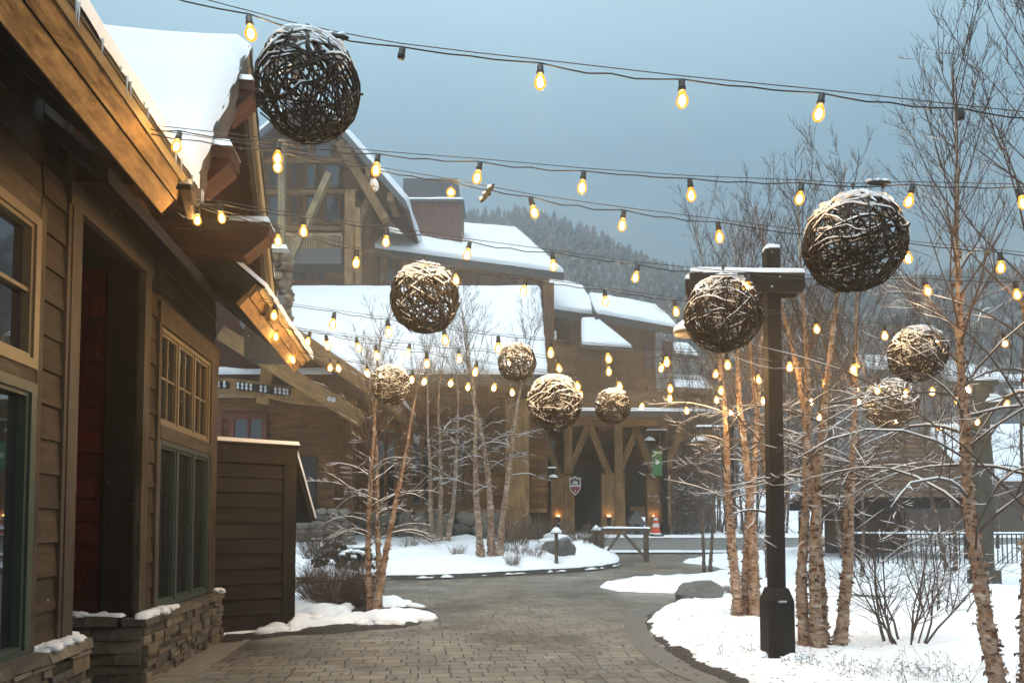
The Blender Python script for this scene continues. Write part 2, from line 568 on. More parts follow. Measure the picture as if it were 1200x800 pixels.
# ------------------------------------------------------------------ ground
def zgs(Y): return min(zg(Y), 1.3)
mb = MB()
ys = [-12, 0, 4, 8, 12, 14, 17, 20, 23, 26, 29.3]
for a, b in zip(ys, ys[1:]):
    i = len(mb.v)
    mb.v += [(-14, a, zg(a)), (16, a, zg(a)), (16, b, zg(b)), (-14, b, zg(b))]
    mb.face((i, i + 1, i + 2, i + 3))
tag(mb.build('paving', 'pavers'), kind='structure')
mb = MB()
ys = [-400, -13, -12, 14, 20, 29.3, 31, 45, 60, 110, 500, 1500]
for a, b in zip(ys, ys[1:]):
    i = len(mb.v)
    mb.v += [(-900, a, zgs(a) - .05), (900, a, zgs(a) - .05), (900, b, zgs(b) - .05), (-900, b, zgs(b) - .05)]
    mb.face((i, i + 1, i + 2, i + 3))
tag(mb.build('ground', 'snow'), kind='structure')

def smooth_line(pts, ds, closed=True):
    pts = [V(p) for p in pts]
    n, out = len(pts), []
    rng = range(n) if closed else range(n - 1)
    for i in rng:
        if closed: p0, p1, p2, p3 = pts[i - 1], pts[i], pts[(i + 1) % n], pts[(i + 2) % n]
        else: p0, p1, p2, p3 = pts[max(i - 1, 0)], pts[i], pts[i + 1], pts[min(i + 2, n - 1)]
        L = (p2 - p1).length
        m = max(1, int(L / (ds * max(1.0, p1.y / 10) if len(p1) > 1 else ds)))
        for k in range(m):
            s = k / m
            out.append(.5 * ((2 * p1) + (p2 - p0) * s + (2 * p0 - 5 * p1 + 4 * p2 - p3) * s * s + (3 * p1 - p0 - 3 * p2 + p3) * s ** 3))
    if not closed: out.append(pts[-1])
    return out

def island(name, outline, mat, h0, edge, ds=.05, step=.07, growth=.011, rag=.03, amp=.35, nfreq=2.2, extra=None, base=0.0, seed=0, kind='structure'):
    """a raised sheet with a rounded ragged edge lying on the sloping ground"""
    L = smooth_line([V((p[0], p[1])) for p in outline], ds)
    R = []
    for p in L:
        q = V((p.x, p.y, seed))
        k = rag * (1 + p.y * .02)
        R.append(V((p.x + noise.noise(q * 7) * k * 1.6 + noise.noise(q * 21) * k * .7 + noise.noise(q * 2.3) * k * 1.2, p.y + noise.noise(q * 7 + V((9, 4, 2))) * k * 1.6)))
    P = np.array([(p.x, p.y) for p in R]); Q = np.roll(P, -1, 0)
    lo, hi = P.min(0), P.max(0)
    pts, y, row = [], lo[1], 0
    while y < hi[1]:
        st = max(step, growth * abs(y))
        xs = np.arange(lo[0] + (row % 2) * st / 2, hi[0], st)
        pts += [(x + rnd.uniform(-.2, .2) * st, y + rnd.uniform(-.2, .2) * st) for x in xs]
        y += st * .87; row += 1
    pts = np.array(pts)
    inside = np.zeros(len(pts), bool)
    for a, b in zip(P, Q):
        c = ((a[1] > pts[:, 1]) != (b[1] > pts[:, 1]))
        with np.errstate(divide='ignore', invalid='ignore'):
            xi = (b[0] - a[0]) * (pts[:, 1] - a[1]) / (b[1] - a[1] + 1e-12) + a[0]
        inside ^= c & (pts[:, 0] < xi)
    pts = pts[inside]
    dmin = np.full(len(pts), 1e9)
    for a, b in zip(P, Q):
        ab = b - a; tt = np.clip(((pts - a) @ ab) / (ab @ ab + 1e-12), 0, 1)
        d = np.hypot(*(pts - a - tt[:, None] * ab).T)
        dmin = np.minimum(dmin, d)
    keep = dmin > np.maximum(step, growth * np.abs(pts[:, 1])) * .35
    pts, dmin = pts[keep], dmin[keep]
    vs2 = [V(p) for p in P] + [V(p) for p in pts]
    nb = len(P)
    r = delaunay_2d_cdt(vs2, [], [list(range(nb))], 1, 1e-5)
    ov, of = r[0], r[2]
    dm = {}
    mb = MB(); mb.use_uv = False
    orig = r[3]
    for k, p in enumerate(ov):
        src = orig[k][0] if orig[k] else 0
        d = dmin[src - nb] if src >= nb else 0.0
        e = edge * (1 + p.y * .01)
        prof = math.sqrt(max(0, 1 - (1 - min(d / e, 1)) ** 2))
        q = V((p.x, p.y, seed * 1.7))
        nn = noise.noise(q * nfreq) + .5 * noise.noise(q * nfreq * 2.7) + .25 * noise.noise(q * nfreq * 7)
        z = base + zgs(p.y) + (-.01 if d == 0 else h0 * prof * (1 + amp * nn))
        if extra: z += extra(p.x, p.y, d)
        mb.v.append((p.x, p.y, z))
    for f in of:
        a, b, c = (V(mb.v[i]) for i in f[:3])
        if (b - a).cross(c - a).z < 0: f = f[::-1]
        mb.f.append(tuple(f)); mb.sm.append(True)
    o = mb.build(name, mat)
    return tag(o, kind=kind)

def G2(px, py):
    p = gnd(px, py); return (p.x, p.y)

# right-hand snow bed: dark soil edge, then the snow on it
edgeD = [(1150, 960), (1000, 900), (930, 850), (850.5, 800), (816, 786), (783, 767), (762, 747), (753, 730), (758, 719), (772.5, 714), (794, 708.5)]
restD = [(850, 697), (797, 695.5), (735, 693.5), (712, 690.5), (704, 687), (735, 680.5), (810, 676.5), (846, 672.5), (856, 669), (830, 662.5), (801, 659), (820, 654), (862, 651.5)]
soilD = [G2(*p) for p in edgeD + restD] + [(14, 28.6), (24, 28.6), (24, 3)]
island('soil_bed', soilD, 'soil', .035, .05, ds=.08, step=.12, growth=.03, rag=.012, amp=.8, nfreq=5, seed=1)
snowD = [(1150, 945), (1010, 890), (945, 845), (872, 800), (844, 788), (825, 782), (812, 768), (794, 761), (784, 754), (766, 742), (760.5, 732), (772, 718), (781, 712), (795, 708.5)]
def mound(x, y, d):
    s = min(max((x - 2.2 - .10 * y) / 6, 0), 1)
    return .28 * s * s * (3 - 2 * s) * min(d / 1.5, 1) + .05 * noise.noise(V((x * .5, y * .5, 4))) * min(d, 1)
island('snow_bed', [G2(*p) for p in snowD + restD] + [(14, 28.7), (24.2, 28.7), (24.2, 2.8)], 'snow', .11, .14, ds=.045, step=.06, growth=.0125, rag=.05, amp=.4, nfreq=2.6, extra=mound, base=.02, seed=2)

# border course of smooth pavers following the soil edge
mb = MB(); mb.use_uv = False
ln = smooth_line([V((*G2(*p), 0)) for p in edgeD[2:]], .12, closed=False)
for i, p in enumerate(ln):
    a, b = ln[max(i - 1, 0)], ln[min(i + 1, len(ln) - 1)]
    n = V((-(b - a).y, (b - a).x, 0)).normalized()
    for k in (-.04, .30):
        q = p + n * k; mb.v.append((q.x, q.y, .005 + zg(q.y)))
for i in range(len(ln) - 1):
    a, b, c = (V(mb.v[j]) for j in (2 * i, 2 * i + 2, 2 * i + 1))
    f = (2 * i, 2 * i + 2, 2 * i + 3, 2 * i + 1)
    mb.f.append(f if (b - a).cross(c - a).z > 0 else f[::-1]); mb.sm.append(False)
plain('border_paver', (.125, .112, .096), .6, scale=14, nz=.35, bump=.3)
tag(mb.build('paving_border', 'border_paver'), kind='structure')

# left tree bed
edgeA = [(248, 751), (300, 749.5), (340, 744.5), (385, 743), (430, 738.5), (475, 735), (506, 726.5), (513, 718), (502, 712.5), (484, 708), (455, 701), (430, 696.5), (400, 692), (355, 690), (330, 700), (300, 715)]
island('soil_bed', [G2(*p) for p in edgeA], 'soil', .04, .06, ds=.08, step=.12, growth=.02, rag=.01, amp=.8, nfreq=5, seed=3)
for k, (pl, h) in enumerate((
    ([(335, 741), (365, 737.5), (395, 735), (420, 733.5), (440, 735), (470, 733), (498, 727), (503, 722), (480, 722.5), (462, 724), (446, 723), (432, 727), (412, 721), (418, 712), (428, 700), (400, 694), (356, 691.5), (338, 700), (332, 722)], .13),
    ([(437, 703), (450, 701.5), (472, 706), (484, 710), (481, 713), (465, 712.5), (448, 714), (436, 714), (432, 708)], .10))):
    island('snow_bed', [G2(*p) for p in pl], 'snow', h, .16, ds=.05, step=.06, growth=.008, rag=.05, amp=.9, nfreq=2.2, base=.015, seed=4 + k)
mb = MB(); mb.use_uv = False
for px, py, r in ((478, 726, .16), (494, 722, .14), (500, 727, .15), (487, 713, .13), (452, 737 - 4, .2), (462, 733, .14), (425, 733, .12), (380, 729, .22), (372, 733, .2), (390, 732, .17), (322, 741, .16), (310, 744, .13), (335, 738, .17), (352, 736, .19), (440, 730, .16), (467, 727, .18)):
    p = gnd(px, py)
    mb.blob((p.x, p.y, p.z + .03), (r * 1.3, r, r * .62), seed=px, amp=.3, nu=14, nv=9)
tag(mb.build('snow_lumps', 'snow'), kind='stuff')

# middle snow bank up to the lodge, with its kerb
kerbB = [(300, 684), (360, 682.5), (432, 680), (500, 679), (560, 676.5), (625, 673), (660, 671), (697, 668.5), (722, 664.5), (728, 660), (722, 655.5), (708, 650.5), (690, 646)]
GB = [G2(*p) for p in kerbB]
def bankz(x, y, d):
    s = min(max((y - 18.2) / 8.6, 0), 1)
    return (.62 * s ** .9 + .10 * noise.noise(V((x * .6, y * .6, 9))) + .07 * noise.noise(V((x * 1.9, y * 1.9, 3)))) * min(d / 1.2, 1)
island('snow_bank', [(-13, 17.5)] + GB[1:] + [(2.6, 27.4), (-13, 27.4)], 'snow', .14, .16, ds=.08, step=.12, growth=.008, rag=.03, amp=.45, nfreq=1.6, extra=bankz, base=.06, seed=8)
mb = MB()
ln = smooth_line([V((*p, 0)) for p in GB], .1, closed=False)
cum = 0; last = ln[0]; pend = [ln[0]]
for p in ln[1:]:
    cum += (p - last).length; pend.append(p); last = p
    if cum > .55:
        a, b = pend[0], pend[-1]
        d = (b - a).normalized(); a = a + d * .012
        n = V((-d.y, d.x, 0)) * .2
        if n.y < 0 and d.x > 0: n = -n
        h = .13 + rnd.uniform(-.008, .008)
        mb.hexa([(q.x, q.y, zg(q.y) - .04) for q in (a, b, b + n, a + n)] + [(q.x, q.y, zg(q.y) + h) for q in (a, b, b + n, a + n)])
        pend = [p]; cum = 0
tag(mb.build('kerb', 'kerb_stone'), kind='structure')

# raised plaza beyond the path: low step with snow, concrete wall, snow on top
mb = MB()
mb.box((-1, 29.0, .2), (22, 29.6, .50)); tag(mb.build('kerb', 'kerb_stone'), kind='structure')
mb = MB(); mb.use_uv = False
mb.patch((-1, 28.97, .5), (22, 28.97, .5), (22, 29.6, .5), (-1, 29.6, .5), .07, 90, 6, edge=.1, seed=3); tag(mb.build('snow_ledge', 'snow'), kind='structure')
wallE = thing('concrete_wall', (8, 29.8, .3), 'long low concrete retaining wall topped with snow at the end of the path', 'wall')
mb = MB()
for k in range(8): mb.box((-1 + k * 2.9, 29.6, .25), (-1 + k * 2.9 + 2.885, 29.9, 1.03))
mb.box((-1, 29.63, .25), (22.1, 29.88, 1.02))
mb.build('wall_panel', 'concrete', wallE)
mb = MB(); mb.use_uv = False
nx, ny = 70, 14
for j in range(ny + 1):
    for i in range(nx + 1):
        x, y = -1 + 40 * i / nx, 29.58 + 16 * (j / ny) ** 1.5
        z = 1.03 + (.10 if j else .02) + .02 * (y - 29.6) + .09 * noise.noise(V((x * .4, y * .4, 2))) * (j > 0)
        mb.v.append((x, y, z))
for j in range(ny):
    for i in range(nx):
        a = j * (nx + 1) + i; mb.f.append((a, a + 1, a + nx + 2, a + nx + 1)); mb.sm.append(True)
tag(mb.build('snow_plaza', 'snow'), kind='structure')

# ------------------------------------------------------------------ hills and their woods
def ridge(x):
    pts = [(-400, 80), (-60, 101), (0, 104), (11, 103), (27, 98), (38, 92), (44, 88), (54, 84), (81, 82), (108, 80), (162, 84), (220, 76), (400, 66)]
    for (a, ha), (b, hb) in zip(pts, pts[1:]):
        if a <= x <= b:
            s = (x - a) / (b - a); return ha + (hb - ha) * s
    return 60
HS = .62
def hillz(x, y): return HS * hillz0(x / HS, y / HS) + .45
def hillz0(x, y):
    s = min(max((y - 95) / 140, 0), 1)
    s2 = s * s * (3 - 2 * s) * .45 + s * .55
    xr = x * 235 / max(y, 60) if y > 60 else x
    return .8 + (ridge(xr) - 8) * s2 + 3.5 * noise.noise(V((x * .02, y * .02, 1))) * s - (max(y - 240, 0) * .3)
mb = MB(); mb.use_uv = False
NX, NY = 70, 26
for j in range(NY + 1):
    for i in range(NX + 1):
        x, y = (-220 + 520 * i / NX) * HS, (92 + 240 * j / NY) * HS
        mb.v.append((x, y, hillz(x, y)))
for j in range(NY):
    for i in range(NX):
        a = j * (NX + 1) + i; mb.f.append((a, a + 1, a + NX + 2, a + NX + 1)); mb.sm.append(True)
tag(mb.build('hill', 'snow'), kind='structure')
tt = NT('snowy_conifer')
g = tt.noise(tt.coord('Object'), .9, 6, .75)
tt.out(tt.ramp(g, [(.38, (.030, .038, .038)), (.52, (.09, .105, .108)), (.66, (.42, .44, .46))]), .9, .2)  # pale tones hold the snow dusting and some painted distance haze
mb = MB(); mb.use_uv = False
fr = random.Random(5)
nt = 0
while nt < 3600:
    y = fr.uniform(110, 250) * HS; x = fr.uniform(-.16, .80) * y
    if fr.random() > .35 + .65 * (y / 250 / HS): continue
    nt += 1
    z = hillz(x, y) - .4; h = fr.uniform(3.0, 6.2); r = h * fr.uniform(.16, .24)
    n = 6
    for k in range(4):
        z0 = z + h * (.08 + .2 * k); z1 = z0 + h * (.36 if k < 3 else .24); rr = r * 1.35 * (1 - .19 * k)
        i0 = len(mb.v); a0 = fr.uniform(0, 6)
        for m in range(n):
            q = rr * fr.uniform(.55, 1.15); a = a0 + m * 2 * math.pi / n
            mb.v.append((x + q * math.cos(a), y + q * math.sin(a), z0 - fr.uniform(0, .06) * h))
        mb.v.append((x, y, z1))
        for m in range(n):
            mb.f.append((i0 + m, i0 + (m + 1) % n, i0 + n)); mb.sm.append(False)
tag(mb.build('hillside_woods', 'snowy_conifer'), 'hazy snow dusted conifer woods covering the far hillside', 'woods', kind='stuff')

# ------------------------------------------------------------------ falling-snow haze
HAZE = True
if HAZE:
    hm = bpy.data.materials.new('haze'); hm.use_nodes = True
    ht = hm.node_tree; ht.nodes.clear()
    pv = ht.nodes.new('ShaderNodeVolumePrincipled'); mo = ht.nodes.new('ShaderNodeOutputMaterial')
    pv.inputs['Color'].default_value = (.9, .94, .97, 1); pv.inputs['Density'].default_value = .0045; pv.inputs['Anisotropy'].default_value = .85
    ht.links.new(pv.outputs[0], mo.inputs['Volume'])
    M['haze'] = hm
    mb = MB(); mb.box((-260, -30, -1.2), (340, 350, 120)); tag(mb.build('haze', 'haze'), 'pale grey snow haze filling the air', 'haze', kind='stuff')
# ------------------------------------------------------------------ near timber building on the left
AN = math.atan(.122)
WX = V((math.cos(AN), math.sin(AN), 0)); WY = V((-math.sin(AN), math.cos(AN), 0))
WO = V((-2.92, 0, 0))
def L(x, y, z): return WO + WX * x + WY * y + V((0, 0, z))
def lpl(px, py, x=0.0):
    d = ray(px, py)
    t = (x - (CAM - WO).dot(WX)) / d.dot(WX)
    p = CAM + d * t - WO
    return p.dot(WY), p.z
def ly(px, x=0.0): return lpl(px, 600, x)[0]

class LB(MB):
    """builder whose input is in the building's own axes: x out of the wall, y along it, z up"""
    def bx(self, x0, x1, y0, y1, z0, z1): self.box((x0, y0, z0), (x1, y1, z1), L)

tl = thing('timber_building', tuple(L(-1, 7, 0)), 'near timber building with gabled snowy roof, golden eave boards and stone base', 'building', rz=AN)

yW = ly(38, .05); yJ1, yJ1i = ly(75.5, .05), ly(87, .05); yJ2i, yJ2 = ly(161.5, .03), ly(171, .05); yV0, yV1 = ly(183, .05), ly(246, .05); yE = ly(251, .03)
zB = .66
zH1 = lpl(172, 325)[1]; zH2 = lpl(176, 305)[1]
WT = 5.0     # top of the plain wall

def siding(mb, y0, y1, z0, z1, pitch=.265, joint=2.2):
    z = z0
    while z < z1 - .02:
        zt = min(z + pitch, z1)
        y = y0
        while y < y1 - .01:
            ye = min(y + joint * rnd.uniform(.6, 1.4), y1)
            if y1 - ye < .3: ye = y1
            o = rnd.uniform(-.003, .003)
            mb.hexa([L(0, y, z), L(.034 + o, y, z), L(.034 + o, ye - .004, z), L(0, ye - .004, z),
                     L(0, y, zt - .004), L(.012 + o, y, zt - .004), L(.012 + o, ye - .004, zt - .004), L(0, ye - .004, zt - .004)])
            y = ye
        z = zt
mb = LB()
mb.bx(-.2, -.01, yW + .02, yJ1i - .02, .3, WT)
mb.bx(-.2, -.01, yJ2i + .01, yV0 + .03, .3, WT)
mb.bx(-.2, -.01, yV0 + .035, yE - .01, 3.98, WT)
mb.bx(-.2, -.01, 1.0, yW, 4.2, WT)
mb.bx(-.2, -.012, yJ1i - .015, yJ2i + .005, zH2, WT + .9)
mb.bx(-7, -.21, yE - .2, yE - .02, .3, WT)          # end wall
mb.build('wall', 'wood_dark', tl)
mb = LB()
for sd_ in ((yW + .07, yJ1 - .03, zB, WT), (yJ2 + .02, yV0 - .02, zB, WT), (1.0, yW + .05, 4.08, WT), (yV0 - .02, yE - .06, 3.92, WT)):
    mb = LB(); siding(mb, *sd_); mb.build('siding', 'wood_siding', tl)
# trims
zMid = lpl(195, 508)[1]
for nm, bxs in (('door_frame', [(.0, .06, yJ1, yJ1i, .60, zH1), (.0, .06, yJ2i, yJ2, .60, zH1), (.0, .065, yJ1 - .06, yJ2 + .05, zH1, zH2)]),
                ('window_trim', [(.0, .055, yW - .01, yW + .075, zB, 4.0), (.0, .05, yJ1 - .055, yJ1 - .004, zB, WT), (.0, .055, yV0 - .02, yV0 + .06, zB, lpl(195, 388)[1]), (.0, .055, yV1 - .03, yE, zB, lpl(195, 388)[1]),
                                 (.0, .062, yV0 - .02, yE + .01, lpl(195, 388)[1], lpl(195, 362)[1]), (.0, .058, yV0 + .065, yV1 - .035, zMid - .09, zMid + .06)])):
    for q_ in bxs:
        mb = LB(); mb.bx(*q_); mb.build(nm, 'wood_trim_grey', tl)
# reddish boarding over the doorway
mb = LB()
y = yJ1 - .05
while y < yJ2 + .5:
    mb.bx(.0, .022 + rnd.uniform(-.004, .004), y, y + .135, zH2 + .003, WT + .85); y += .14
mb.build('vertical_boarding', 'wood_redboard', tl)
# the recessed doorway
mb = LB()
D = 2.2
mb.bx(-D - .1, -D, yJ1i - .4, yJ2i + .2, .1, zH1 + .2)
mb.bx(-D, -.2, yJ1i - .15, yJ1i, .1, zH1 + .1)
mb.bx(-D, -.2, yJ1i, yJ2i, zH1 + .02, zH1 + .15)
mb.bx(-D, -.21, yJ2i + .03, yJ2i + .15, .1, zH1 + .1)
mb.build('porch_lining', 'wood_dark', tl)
mb = LB(); mb.bx(-.2, -.002, yJ1i - .02, yJ2i + .02, zH1 + .003, zH2 - .003); mb.build('lintel', 'wood_dark', tl)
mb = LB()
mb.bx(-.30, -.005, yJ2i - .03, yJ2i + .025, .70, zH1)       # dark corner boards
mb.build('corner_board', 'wood_dark', tl)
mb = LB()
z, row = .70, 0
while z < zH1:
    x = -D + (row % 2) * .11
    while x < -.31:
        wd = rnd.uniform(.16, .28); x1 = min(x + wd, -.302)
        mb.hexa([L(x, yJ2i + .03, z), L(x1 - .005, yJ2i + .03, z), L(x1 - .005, yJ2i - .006, z), L(x, yJ2i - .006, z),
                 L(x, yJ2i + .03, z + .235), L(x1 - .005, yJ2i + .03, z + .235), L(x1 - .005, yJ2i + .018, z + .235), L(x, yJ2i + .018, z + .235)])
        x = x1
    z += .232; row += 1
mb.build('shingle_wall', 'shingle_red', tl)

# stacked ledge-stone base
def ledgestone(mb, P, z0, z1, y0, y1, seed):
    """P(u, out, z) -> world; u along the wall"""
    r = random.Random(seed)
    z = z0
    while z < z1 - .02:
        h = min(r.choice((.06, .075, .09, .11, .13)), z1 - z)
        u = y0
        while u < y1 - .01:
            l = r.uniform(.10, .38); u1 = min(u + l, y1)
            if y1 - u1 < .07: u1 = y1
            d = r.uniform(.0, .035)
            def q(a, b, c, j=.010): return P(a + r.uniform(-j, j) * .5, b + r.uniform(-j, j) * .8, c + r.uniform(-j, j) * .6)
            split = h > .1 and r.random() < .45
            hs = [(z, z + h)] if not split else [(z, z + h * .5), (z + h * .5, z + h)]
            for za, zb in hs:
                d = r.uniform(.0, .055)
                mb.hexa([P(u + .004, -.08, za + .004), q(u + .004, d, za + .004), q(u1 - .005, d, za + .004), P(u1 - .005, -.08, za + .004),
                         P(u + .004, -.08, zb - .004), q(u + .004, d - .006, zb - .005), q(u1 - .005, d - .006, zb - .005), P(u1 - .005, -.08, zb - .004)])
            u = u1
        z += h
sx0 = .14
yS1 = ly(106, sx0)
yS2, yS2e = yJ2i - .12, yE + .05
mb = LB()
ledgestone(mb, lambda u, o, z: L(sx0 + o, u, z), -.02, .57, 1.5, yS1 - .03, 3)
ledgestone(mb, lambda u, o, z: L(u, yS1 + o - .03, z), -.02, .57, -1.2, sx0 - .01, 4)
sbA, mb = mb, LB()
ledgestone(mb, lambda u, o, z: L(sx0 + o, u, z), -.02, .58, yS2 + .03, yS2e - .03, 5)
ledgestone(mb, lambda u, o, z: L(u, yS2 - o + .03, z), -.02, .58, -2.2, sx0 - .01, 6)
ledgestone(mb, lambda u, o, z: L(u, yS2e + o - .03, z), -.02, .58, -1.2, sx0 - .01, 7)
# cap stones
r = random.Random(8)
sbB = mb
for (a, b) in ((1.5, yS1), (yS2 - .02, yS2e)):
    u = a; mb = sbA if a == 1.5 else sbB
    while u < b - .05:
        u1 = min(u + r.uniform(.3, .55), b + .02)
        mb.hexa([L(-.05, u, .58), L(sx0 + .05 + r.uniform(-.02, .02), u, .575), L(sx0 + .05 + r.uniform(-.02, .02), u1 - .01, .575), L(-.05, u1 - .01, .58),
                 L(-.05, u, .66), L(sx0 + .035, u, .648 + r.uniform(-.01, .01)), L(sx0 + .035, u1 - .01, .648 + r.uniform(-.01, .01)), L(-.05, u1 - .01, .66)])
        u = u1
x = -2.2
while x < -.1:
    x1 = min(x + r.uniform(.3, .5), -.055)
    mb.hexa([L(x, yS2 - .04, .585), L(x1 - .01, yS2 - .045, .585), L(x1 - .01, yJ2i + .0, .585), L(x, yJ2i + .0, .585),
             L(x, yS2 - .03, .69), L(x1 - .01, yS2 - .03, .68), L(x1 - .01, yJ2i + .0, .69), L(x, yJ2i, .69)])
    x = x1
sbA.build('stone_base', 'ledge_stone', tl); sbB.build('stone_base', 'ledge_stone', tl)
for q_ in ((-.9, sx0 - .05, 1.4, yS1 - .05, -.1, .575), (-2.4, sx0 - .05, yS2 + .05, yS2e - .05, -.1, .575)):
    mb = LB(); mb.bx(*q_); mb.build('mortar_bed', 'mortar', tl)
mb = LB(); mb.use_uv = False
mb.patch(L(.0, yW + .08, .655), L(.17, yW + .05, .65), L(.16, yS1 + .0, .65), L(-.4, yS1, .655), .035, 12, 18, edge=.06, seed=2, amp=.6)
mb.patch(L(.05, yS2, .66), L(.17, yS2 + .04, .655), L(.16, yV0 + .55, .655), L(.045, yV0 + .35, .66), .045, 8, 18, edge=.05, seed=4, amp=.7)
mb.patch(L(-2.0, yS2 - .03, .69), L(-.04, yS2 - .03, .685), L(-.04, yJ2i - .04, .69), L(-2.0, yJ2i - .04, .69), .03, 20, 5, edge=.05, seed=5, amp=.7)
mb.patch(L(.03, yE - .06, .66), L(.19, yE - .08, .655), L(.19, yE + .06, .655), L(.0, yE + .06, .66), .05, 6, 6, edge=.05, seed=6, amp=.5)
r = random.Random(12)
for (xa_, xb_, y0_, y1_, z_, n_) in ((.02, .17, yW + .1, yS1 - .02, .665, 26), (.06, .17, yS2 + .05, yV0 + .4, .668, 20), (-1.6, -.1, yS2 - .03, yJ2i - .05, .70, 14), (.05, .18, yE - .05, yE + .04, .68, 5)):
    for k in range(n_):
        p = L(r.uniform(xa_, xb_), r.uniform(y0_, y1_), z_); q = r.uniform(.025, .06); mb.blob(tuple(p), (q * 1.3, q * 1.2, q * .6), seed=k, amp=.4, nu=9, nv=6)
mb.build('snow_on_ledge', 'snow', tl)

# windows: frame with muntins, one glass sheet set back
def window(parent, P, W, H, cols, rows, mat, glass='glass', fr=.055, bar=.022, mull=.05, leaves=1, depth=.05, back=.03, name='window'):
    """P(u, out, v): lower-left corner at u=v=0"""
    mb = MB()
    def bx(u0, u1, v0, v1, o0, o1): mb.hexa([P(u0, o0, v0), P(u1, o0, v0), P(u1, o1, v0), P(u0, o1, v0), P(u0, o0, v1), P(u1, o0, v1), P(u1, o1, v1), P(u0, o1, v1)])
    bx(0, fr, 0, H, -back, depth); bx(W - fr, W, 0, H, -back, depth)
    bx(fr, W - fr, 0, fr, -back, depth + .004); bx(fr, W - fr, H - fr, H, -back, depth + .004)
    lw = (W - 2 * fr - (leaves - 1) * mull) / leaves
    for k in range(leaves):
        u0 = fr + k * (lw + mull)
        if k < leaves - 1: bx(u0 + lw, u0 + lw + mull, fr, H - fr, -back, depth - .004)
        s = .032 if fr > .04 else .0
        if s:
            bx(u0, u0 + s, fr, H - fr, -back, depth - .02); bx(u0 + lw - s, u0 + lw, fr, H - fr, -back, depth - .02)
            bx(u0 + s, u0 + lw - s, fr, fr + s, -back, depth - .018); bx(u0 + s, u0 + lw - s, H - fr - s, H - fr, -back, depth - .018)
        for c in range(1, cols):
            uc = u0 + lw * c / cols; bx(uc - bar / 2, uc + bar / 2, fr + s, H - fr - s, -back, depth - .03)
        for q in range(1, rows):
            vc = fr + (H - 2 * fr) * q / rows; bx(u0 + s, u0 + lw - s, vc - bar / 2, vc + bar / 2, -back, depth - .033)
    f = mb.build(name, mat, parent)
    mb = MB(); e = fr * .6
    mb.hexa([P(e, -back - .012, e), P(W - e, -back - .012, e), P(W - e, -back + .008, e), P(e, -back + .008, e), P(e, -back - .012, H - e), P(W - e, -back - .012, H - e), P(W - e, -back + .008, H - e), P(e, -back + .008, H - e)])
    mb.build('pane', glass, f)
    return f
zu0, zu1 = lpl(44, 437)[1], lpl(46, 262)[1]
zl0, zl1 = lpl(24, 772)[1], lpl(40, 452)[1]
w0 = 2.2
window(tl, lambda u, o, v: L(o, w0 + u, zu0 + v), yW - w0, zu1 - zu0, 2, 2, 'frame_tan', leaves=3, fr=.07, bar=.03, depth=.06)
window(tl, lambda u, o, v: L(o, w0 + u, zl0 + v), yW - w0, zl1 - zl0, 1, 1, 'frame_green', leaves=3, fr=.075, depth=.06)
mb = LB(); mb.bx(.0, .05, 1.5, yW - .01, zl1 + .002, zu0 - .002); mb.bx(0, .05, 1.5, yW - .01, zu1 + .002, 4.07); mb.bx(-.2, .1, 1.5, yW, .62, zl0 - .002)
mb.bx(-3, -2.9, 1.5, yE - .3, .3, 4.9); mb.build('window_surround', 'wood_trim_grey', tl)
zt, zb2 = lpl(195, 388)[1] - .01, lpl(186, 705)[1]
window(tl, lambda u, o, v: L(o, yV0 + .065 + u, zMid + .065 + v), yV1 - yV0 - .105, zt - zMid - .065, 2, 2, 'frame_tan', leaves=3, fr=.05, depth=.035)
window(tl, lambda u, o, v: L(o, yV0 + .065 + u, zB + .01 + v), yV1 - yV0 - .105, zMid - .095 - zB - .01, 1, 1, 'frame_green', leaves=3, fr=.06, depth=.045, mull=.07)

